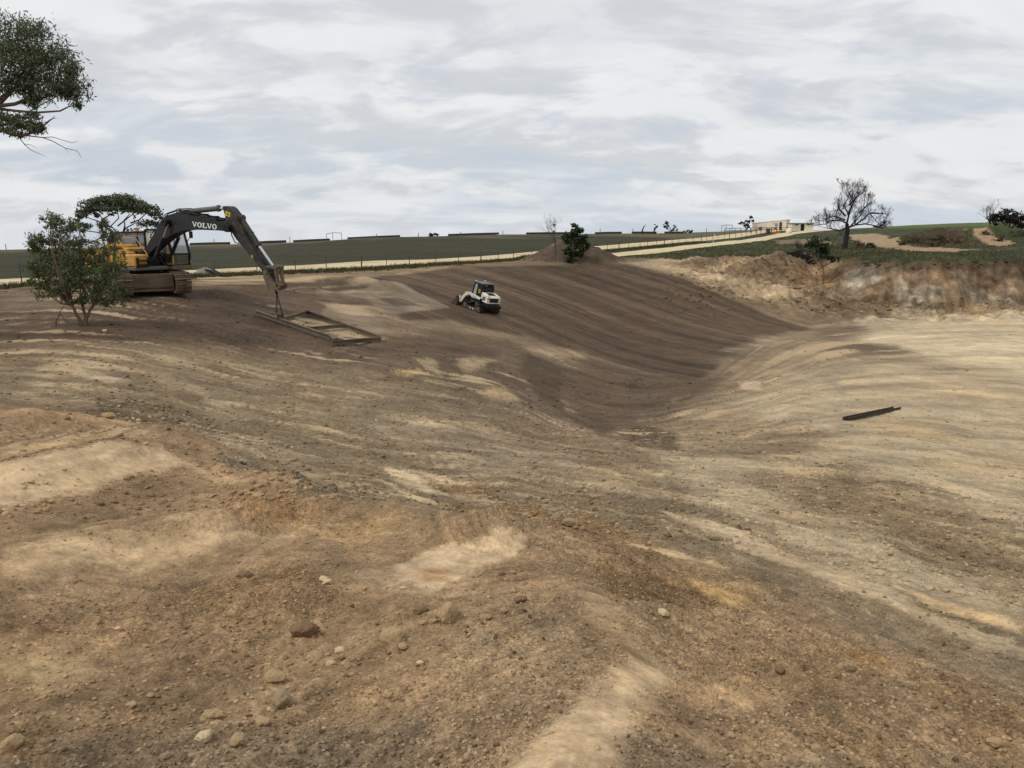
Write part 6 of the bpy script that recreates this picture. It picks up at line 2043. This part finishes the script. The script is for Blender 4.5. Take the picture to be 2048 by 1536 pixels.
# ------------------------------------------------------------------ grass
def build_grass():
    rng = np.random.default_rng(70)
    P = []
    n = 9000                                            # verge under the fence
    Y = rng.uniform(40, 150, n); s = rng.normal(4.2, .55, n)
    q = np.array([side_point(a, b) for a, b in zip(Y, s)]); P.append((q, .22))
    n = 9000                                            # green shelf above the cutting
    q = hits_many(rng, 1120, 2048, 472, 523, n); P.append((q, .22))
    V = []; T = []
    for q, hgt in P:
        z = gz(q[:, 0], q[:, 1]); m = len(q)
        for k in range(3):
            h = hgt * rng.uniform(.5, 1.6, m); a = rng.uniform(0, 6.28, m); w = .035 + .03 * rng.uniform(size=m)
            bx, by = q[:, 0] + rng.normal(0, .15, m), q[:, 1] + rng.normal(0, .15, m)
            lx, ly = rng.normal(0, .4, m) * h, rng.normal(0, .4, m) * h
            V.append(np.stack([np.stack([bx - w * np.cos(a), by - w * np.sin(a), z - .02], -1), np.stack([bx + w * np.cos(a), by + w * np.sin(a), z - .02], -1), np.stack([bx + lx, by + ly, z + h], -1)], 1))
            T.append(np.repeat(np.clip(rng.normal(.35, .25, m), 0, 1), 3))
    V = np.concatenate(V).reshape(-1, 3)
    me = mesh_np('grass', V, np.arange(len(V)).reshape(-1, 3), M['grass'], smooth=False)
    a = me.attributes.new('tone', 'FLOAT', 'POINT'); a.data.foreach_set('value', np.concatenate(T).astype(np.float32))
    o = link(bpy.data.objects.new('grass', me))
    tag(o, 'green grass along the fence and above the cutting', 'grass', kind='stuff')
def hits_many(rng, x0, x1, y0, y1, n):
    q = hits(list(zip(rng.uniform(x0, x1, 700), rng.uniform(y0, y1, 700))))
    q = q[np.repeat(np.arange(len(q)), n // 700 + 1)][:n]
    s = .03 * np.hypot(q[:, 0], q[:, 1])
    q = q + rng.normal(size=q.shape) * s[:, None]
    n_ = math.hypot(1, TRM)
    sd = (q[:, 0] - (TRX + TRM * (q[:, 1] - 50))) / n_
    ok = (sd > 11.9) & (base_height(q[:, 0], q[:, 1])[1] > 1.15) & (rough_at(q[:, 0], q[:, 1])[1][:, 0] < .13)
    return q[ok]
build_grass()

# ------------------------------------------------------------------ rocks
M['rock'] = surf('limestone_clod', lin((176, 150, 112)), .95, var=.28, scale=14, dirt=lin((138, 112, 78)), dirt_amt=.6, bump=.8, bscale=45, dirt_scale=9)
M['rock_brown'] = surf('brown_clod', lin((128, 104, 76)), .95, var=.28, scale=14, dirt=lin((96, 76, 52)), dirt_amt=.5, bump=.8, bscale=45, dirt_scale=9)
M['rock_grey'] = surf('grey_stone', lin((150, 134, 106)), .95, var=.22, scale=10, dirt=lin((134, 112, 82)), dirt_amt=.5, bump=.6, bscale=40, dirt_scale=7)
M['rock_pale'] = surf('pale_stone', lin((196, 174, 134)), .95, var=.15, scale=10, dirt=lin((150, 130, 100)), dirt_amt=.3, bump=.6, bscale=40, dirt_scale=7)

def icosphere(sub):
    bm = bmesh.new(); bmesh.ops.create_icosphere(bm, subdivisions=sub, radius=1.0); bm.verts.index_update()
    v = np.array([p.co[:] for p in bm.verts]); f = np.array([[q.index for q in fc.verts] for fc in bm.faces]); bm.free()
    return v, f
def rock_shape(sub, seed, amp=.34, fine=.11):
    v, f = icosphere(sub); rng = np.random.default_rng(seed)
    o = rng.uniform(0, 50, 6)
    d = amp * perlin(v[:, 0] * 1.3 + v[:, 2] * .7 + o[0], v[:, 1] * 1.3 + v[:, 2] * 1.1 + o[1]) + fine * perlin(v[:, 0] * 4 + v[:, 2] * 3 + o[2], v[:, 1] * 4 - v[:, 2] * 3.3 + o[3]) + fine * .6 * perlin(v[:, 0] * 9 + v[:, 2] * 7 + o[4], v[:, 1] * 9 - v[:, 2] * 8 + o[5])
    v = v * (1 + d)[:, None]
    for _ in range(8):                         # a few broken faces
        n = rng.normal(size=3); n /= np.linalg.norm(n); k = rng.uniform(.5, .8)
        over = v @ n - k; v = v - np.where(over > 0, over * .8, 0)[:, None] * n
    return v * np.array([1, .85, .66]), f

NOTED = [   # frame x, y, width, material, label
    (900,1240,56,'rock','largest tan clod in the foreground, right of the oval pale one'),
    (785,1283,50,'rock','oval tan clod left of and below the largest foreground clod'),
    (609,1272,50,'rock_brown','dark brown half-buried clod left of the oval tan one'),
    (648,1162,20,'rock_pale','upper of two pale stones touching, above the brown clod'),
    (656,1173,20,'rock_pale','lower of two pale stones touching, above the brown clod'),
    (550,1364,42,'rock','flat-topped tan clod above the greenish grey one near the bottom'),
    (562,1396,46,'rock_grey','greenish grey clod under the flat-topped tan one'),
    (538,1407,10,'rock_pale','tiny white pebble left of the greenish grey clod'),
    (426,1432,38,'rock','rough tan clod above the smooth round stone at bottom left'),
    (408,1473,33,'rock_pale','smooth round pale stone near the bottom left'),
    (522,1442,32,'rock','long tan clod low in the view right of the smooth round stone'),
    (474,1495,34,'rock','tan clod at the bottom edge below the smooth round stone'),
    (362,1525,32,'rock_brown','brown clod at the bottom edge left of the middle'),
    (842,1232,26,'rock_brown','brown clod just left of the largest foreground clod'),
    (940,1253,22,'rock','small clod touching the largest foreground clod on its right'),
    (868,1252,18,'rock','small clod in front of the largest foreground clod'),
    (845,1255,18,'rock','small round clod below the brown one beside the largest clod'),
    (970,1240,24,'rock','tan clod two places right of the largest foreground clod'),
    (1008,1228,18,'rock','last clod of the row right of the largest one'),
    (1028,1196,16,'rock','left piece of a dark clod cluster below the pale hollow'),
    (1042,1206,24,'rock_brown','right piece of a dark clod cluster below the pale hollow'),
    (806,1304,20,'rock','small tan clod below the oval one'),
    (839,1330,16,'rock_pale','pale flat stone below the row of clods'),
    (703,1346,14,'rock','pinkish small stone left of the pale flat stone'),
    (663,1329,18,'rock_pale','pale stone at the foot of the small stone cluster'),
    (680,1302,20,'rock_pale','top stone of the small cluster left of the oval clod'),
    (655,1312,15,'rock','left stone of the small cluster left of the oval clod'),
    (682,1318,16,'rock_brown','brown stone in the small cluster left of the oval clod'),
    (805,1187,14,'rock_pale','pale stone at the lower left rim of the pale hollow'),
    (1025,1148,15,'rock_grey','grey stone on the lower right rim of the pale hollow'),
    (1004,1150,14,'rock_brown','brown crumb left of the grey stone on the hollow rim'),
    (490,1155,26,'rock_brown','half-buried brown clod at the edge of the clod field on the left'),
    (237,1268,13,'rock_pale','lone pale pebble on the left in the foreground'),
    (292,1294,12,'rock','tan pebble right of the lone pale pebble'),
    (265,1400,20,'rock','tan clod in the lower left quarter'),
    (300,1386,14,'rock','small clod right of the one in the lower left quarter'),
    (30,1497,40,'rock','tan clod at the left edge near the bottom'),
    (1432,1077,24,'rock_grey','rounded grey stone beside the long pale strip on the right'),
    (1470,1087,13,'rock_pale','small pale stone right of the rounded grey one'),
    (1284,1076,16,'rock_grey','dark stone at the top of the short pale strip'),
    (1298,1076,12,'rock','tan stone beside the dark one at the short pale strip'),
    (1327,1230,24,'rock_pale','pale stone half sunk in the torn crust'),
    (1112,1040,34,'rock_grey','grey slab left of its pair in the gully behind the pale hollow'),
    (1142,1046,34,'rock_grey','grey slab right of its pair in the gully behind the pale hollow'),
    (210,663,11,'rock_pale','white stone on the dark dirt right of the shrub foot'),
    (218,840,26,'rock','flat yellow stone on the left mound crest'),
    (1462,1467,18,'rock','tan stone near the bottom right of the middle'),
    (1455,1490,14,'rock_brown','brown stone below the tan one near the bottom right'),
    (1630,1500,24,'rock','tan clod near the bottom right corner of the gravel'),
    (1442,1382,10,'rock_pale','pale pebble in the gravel right of the pale path'),
    (1700,1345,26,'rock_brown','brown clod below the ochre streak on the right'),
    (1730,1360,30,'rock_brown','larger brown clod below the ochre streak on the right'),
    (1875,1275,28,'rock_brown','dark clod beside the long pale strip near the right edge'),
    (1988,1498,26,'rock','tan clod at the right edge near the bottom'),
    (1560,1345,24,'rock_brown','brown flake at the end of the long crack'),
]
def build_rocks():
    shapes = [rock_shape(4, 300 + i) for i in range(6)]
    pts = hits([(a[0], a[1] + a[2] * .12) for a in NOTED])
    rng = np.random.default_rng(5)
    for i, ((px, py, w, mat, lab), p) in enumerate(zip(NOTED, pts)):
        v, f = shapes[i % 6]
        z = gz1(*p); dep = math.hypot(p[0], p[1], EYE - z)
        s = w * .5 * dep / FOC * 1.06
        a = rng.uniform(0, 6.28) if w > 30 else rng.uniform(0, 6.28)
        Rm = np.array([[math.cos(a), -math.sin(a), 0], [math.sin(a), math.cos(a), 0], [0, 0, 1]])
        me = mesh_np('rock', (v * s) @ Rm.T, f, M[mat])
        o = link(bpy.data.objects.new('rock', me))
        o.location = (p[0], p[1], z + s * .34)
        tag(o, lab, 'rock', 'rocks lying on the dirt')
build_rocks()

def scatter_stones():
    """stones one can pick out, in the drifts where the photograph shows them"""
    rng = np.random.default_rng(17)
    shapes = []
    for i in range(8):
        v, f = rock_shape(2, 400 + i, .3, .1)
        shapes.append([mesh_np('stone', v, f, M[m]) for m in ('rock', 'rock_grey', 'rock_pale', 'rock_brown')])
    drifts = [   # outline, count, size in frame pixels, palette, label
        ([(420,935),(520,950),(690,995),(640,1005),(500,975)], 46, (7, 15), (1, 1, 1, 2), 'grey stone in the line along the left mound crest'),
        ([(190,820),(300,800),(450,850),(430,875),(300,860)], 46, (7, 14), (1, 0, 1, 2), 'stone in the patch of rubble on the left slope'),
        ([(350,1230),(700,1240),(720,1536),(250,1536)], 60, (8, 16), (0, 0, 3, 1), 'small clod scattered across the lower left foreground'),
        ([(760,1200),(1120,1180),(1150,1350),(760,1400)], 34, (7, 13), (0, 0, 3, 2), 'small clod scattered around the row of big clods'),
        ([(1350,1380),(1850,1400),(2040,1530),(1300,1530)], 44, (7, 14), (0, 3, 1, 2), 'small stone in the gravel at the bottom right'),
        ([(1700,1180),(2048,1210),(2048,1440),(1800,1330)], 30, (7, 14), (1, 0, 3, 1), 'small stone on the slope below the long pale strip'),
        ([(1300,860),(1400,870),(1360,930),(1260,900)], 14, (6, 9), (1, 1, 0, 2), 'small stone in the bottom of the gully'),
    ]
    for poly, n, (s0, s1), pal, lab in drifts:
        P = np.array(poly, float); lo, hi = P.min(0), P.max(0)
        c = rng.uniform(lo, hi, (n * 8, 2)); c = c[poly_sd(c, P) > 0][:n]
        for (px, py), p in zip(c, hits([tuple(q) for q in c])):
            z = gz1(*p); dep = math.hypot(p[0], p[1], EYE - z)
            s = rng.uniform(s0, s1) * rng.uniform(.7, 1.0) * .5 * dep / FOC
            o = bpy.data.objects.new('stone', shapes[int(rng.integers(8))][pal[int(rng.integers(4))]])
            link(o)
            o.location = (p[0], p[1], z + s * .2)
            o.rotation_euler = (rng.normal() * .3, rng.normal() * .3, rng.uniform(0, 6.28))
            o.scale = (s * rng.uniform(.8, 1.25), s, s * rng.uniform(.75, 1.15))
            tag(o, lab, 'stone', lab.replace('stone in', 'stones in').replace('stone on', 'stones on').replace('clod scattered', 'clods scattered'))
scatter_stones()

def build_gravel():
    """crumbs and grit too many to count"""
    rng = np.random.default_rng(23)
    v0, f0 = icosphere(1)
    nv = len(v0)
    protos = [v0 * (1 + rng.normal(0, .27, nv))[:, None] * np.array([1, .85, .62]) for _ in range(10)]
    def lot(n, r0, r1, smin, smax, power, name, label, mat, spots=None):
        # even in frame area: dense near, thin far
        u = rng.uniform(0, 1, n); r = 1 / (1 / r0 + (1 / r1 - 1 / r0) * u)
        a = rng.uniform(R(-36), R(36), n)
        x, y = r * np.sin(a), r * np.cos(a)
        if spots is not None:
            x, y = spots[:, 0], spots[:, 1]; n = len(x); r = np.full(n, float(r0))
        rg, col = rough_at(x, y)
        cl = fbm(x * .8, y * .8, 3)
        keep = rng.uniform(0, 1, n) < np.clip(rg * .95 + cl * .5 - .12, .015, 1)
        x, y, r, col = x[keep], y[keep], r[keep], col[keep]; m = len(x)
        s = (smin + (smax - smin) * rng.uniform(0, 1, m) ** power) * (.75 + .25 * r / r0)
        z = gz(x, y)
        k = rng.integers(0, 10, m); th = rng.uniform(0, 6.28, m)
        pv = np.stack(protos)[k]
        ct, st_ = np.cos(th)[:, None], np.sin(th)[:, None]
        V = np.stack([pv[:, :, 0] * ct - pv[:, :, 1] * st_, pv[:, :, 0] * st_ + pv[:, :, 1] * ct, pv[:, :, 2]], -1) * s[:, None, None]
        V += np.stack([x, y, z + s * .15], -1)[:, None, :]
        F = (f0[None] + (np.arange(m) * nv)[:, None, None]).reshape(-1, 3)
        me = mesh_np(name, V.reshape(-1, 3), F, mat, smooth=False)
        tone = rng.normal(1.18, .24, m)[:, None] * np.where(rng.uniform(size=m) < .06, 1.45, 1.0)[:, None]
        c = col * tone; c = c * np.minimum(1, .5 / c.max(1))[:, None]
        c = np.concatenate([np.repeat(c, nv, 0), np.ones((m * nv, 1))], 1).astype(np.float32)
        ca = me.color_attributes.new('soil', 'FLOAT_COLOR', 'POINT'); ca.data.foreach_set('color', c.ravel())
        o = link(bpy.data.objects.new(name, me)); tag(o, label, 'gravel', kind='stuff')
        return m
    m, nt, b = material('grit')
    a = nt.nodes.new('ShaderNodeAttribute'); a.attribute_name = 'soil'
    nt.links.new(a.outputs['Color'], b.inputs['Base Color']); b.inputs['Roughness'].default_value = .95; b.inputs['Specular IOR Level'].default_value = .15
    lot(43000, 2.4, 10, .003, .015, 3.0, 'gravel', 'loose crumbs of soil and grit covering the foreground', m)
    lot(24000, 9, 34, .010, .05, 3.6, 'rubble', 'scattered rubble and clods over the middle slopes', m)
    q = hits(list(zip(rng.uniform(1330, 2060, 900), rng.uniform(512, 622, 900))))
    q = np.repeat(q, 4, 0) + rng.normal(0, 1.0, (3600, 2))
    tq, wq = base_height(q[:, 0], q[:, 1])[1:]
    q = q[(tq < 1.2) & ((wq < .5) | (tq < .12) | (tq > .85))]
    lot(0, 95, 96, .05, .30, 4.0, 'rubble', 'lumps of earth and rock fallen along the quarry wall', m, q)
    lot(1500, 32, 80, .03, .10, 3.0, 'rubble', 'scattered clods in the pit and along its edge', m)
build_gravel()

# twiggy remains by the gully
def build_twigs():
    p = hit(1282, 775); rng = np.random.default_rng(6)
    root = thing('dead_twigs', p, 'small tangle of dead twigs at the edge of the gully', 'twigs')
    m = MB()
    for i in range(7):
        fractal(m, (rng.normal() * .25, rng.normal() * .2, .02), (rng.normal(), rng.normal() * .6, .5), .35, .02, 2, rng, .6, .1, .75, None, (2, 3), .006)
    m.build('twig', M['twig'], root)
build_twigs()
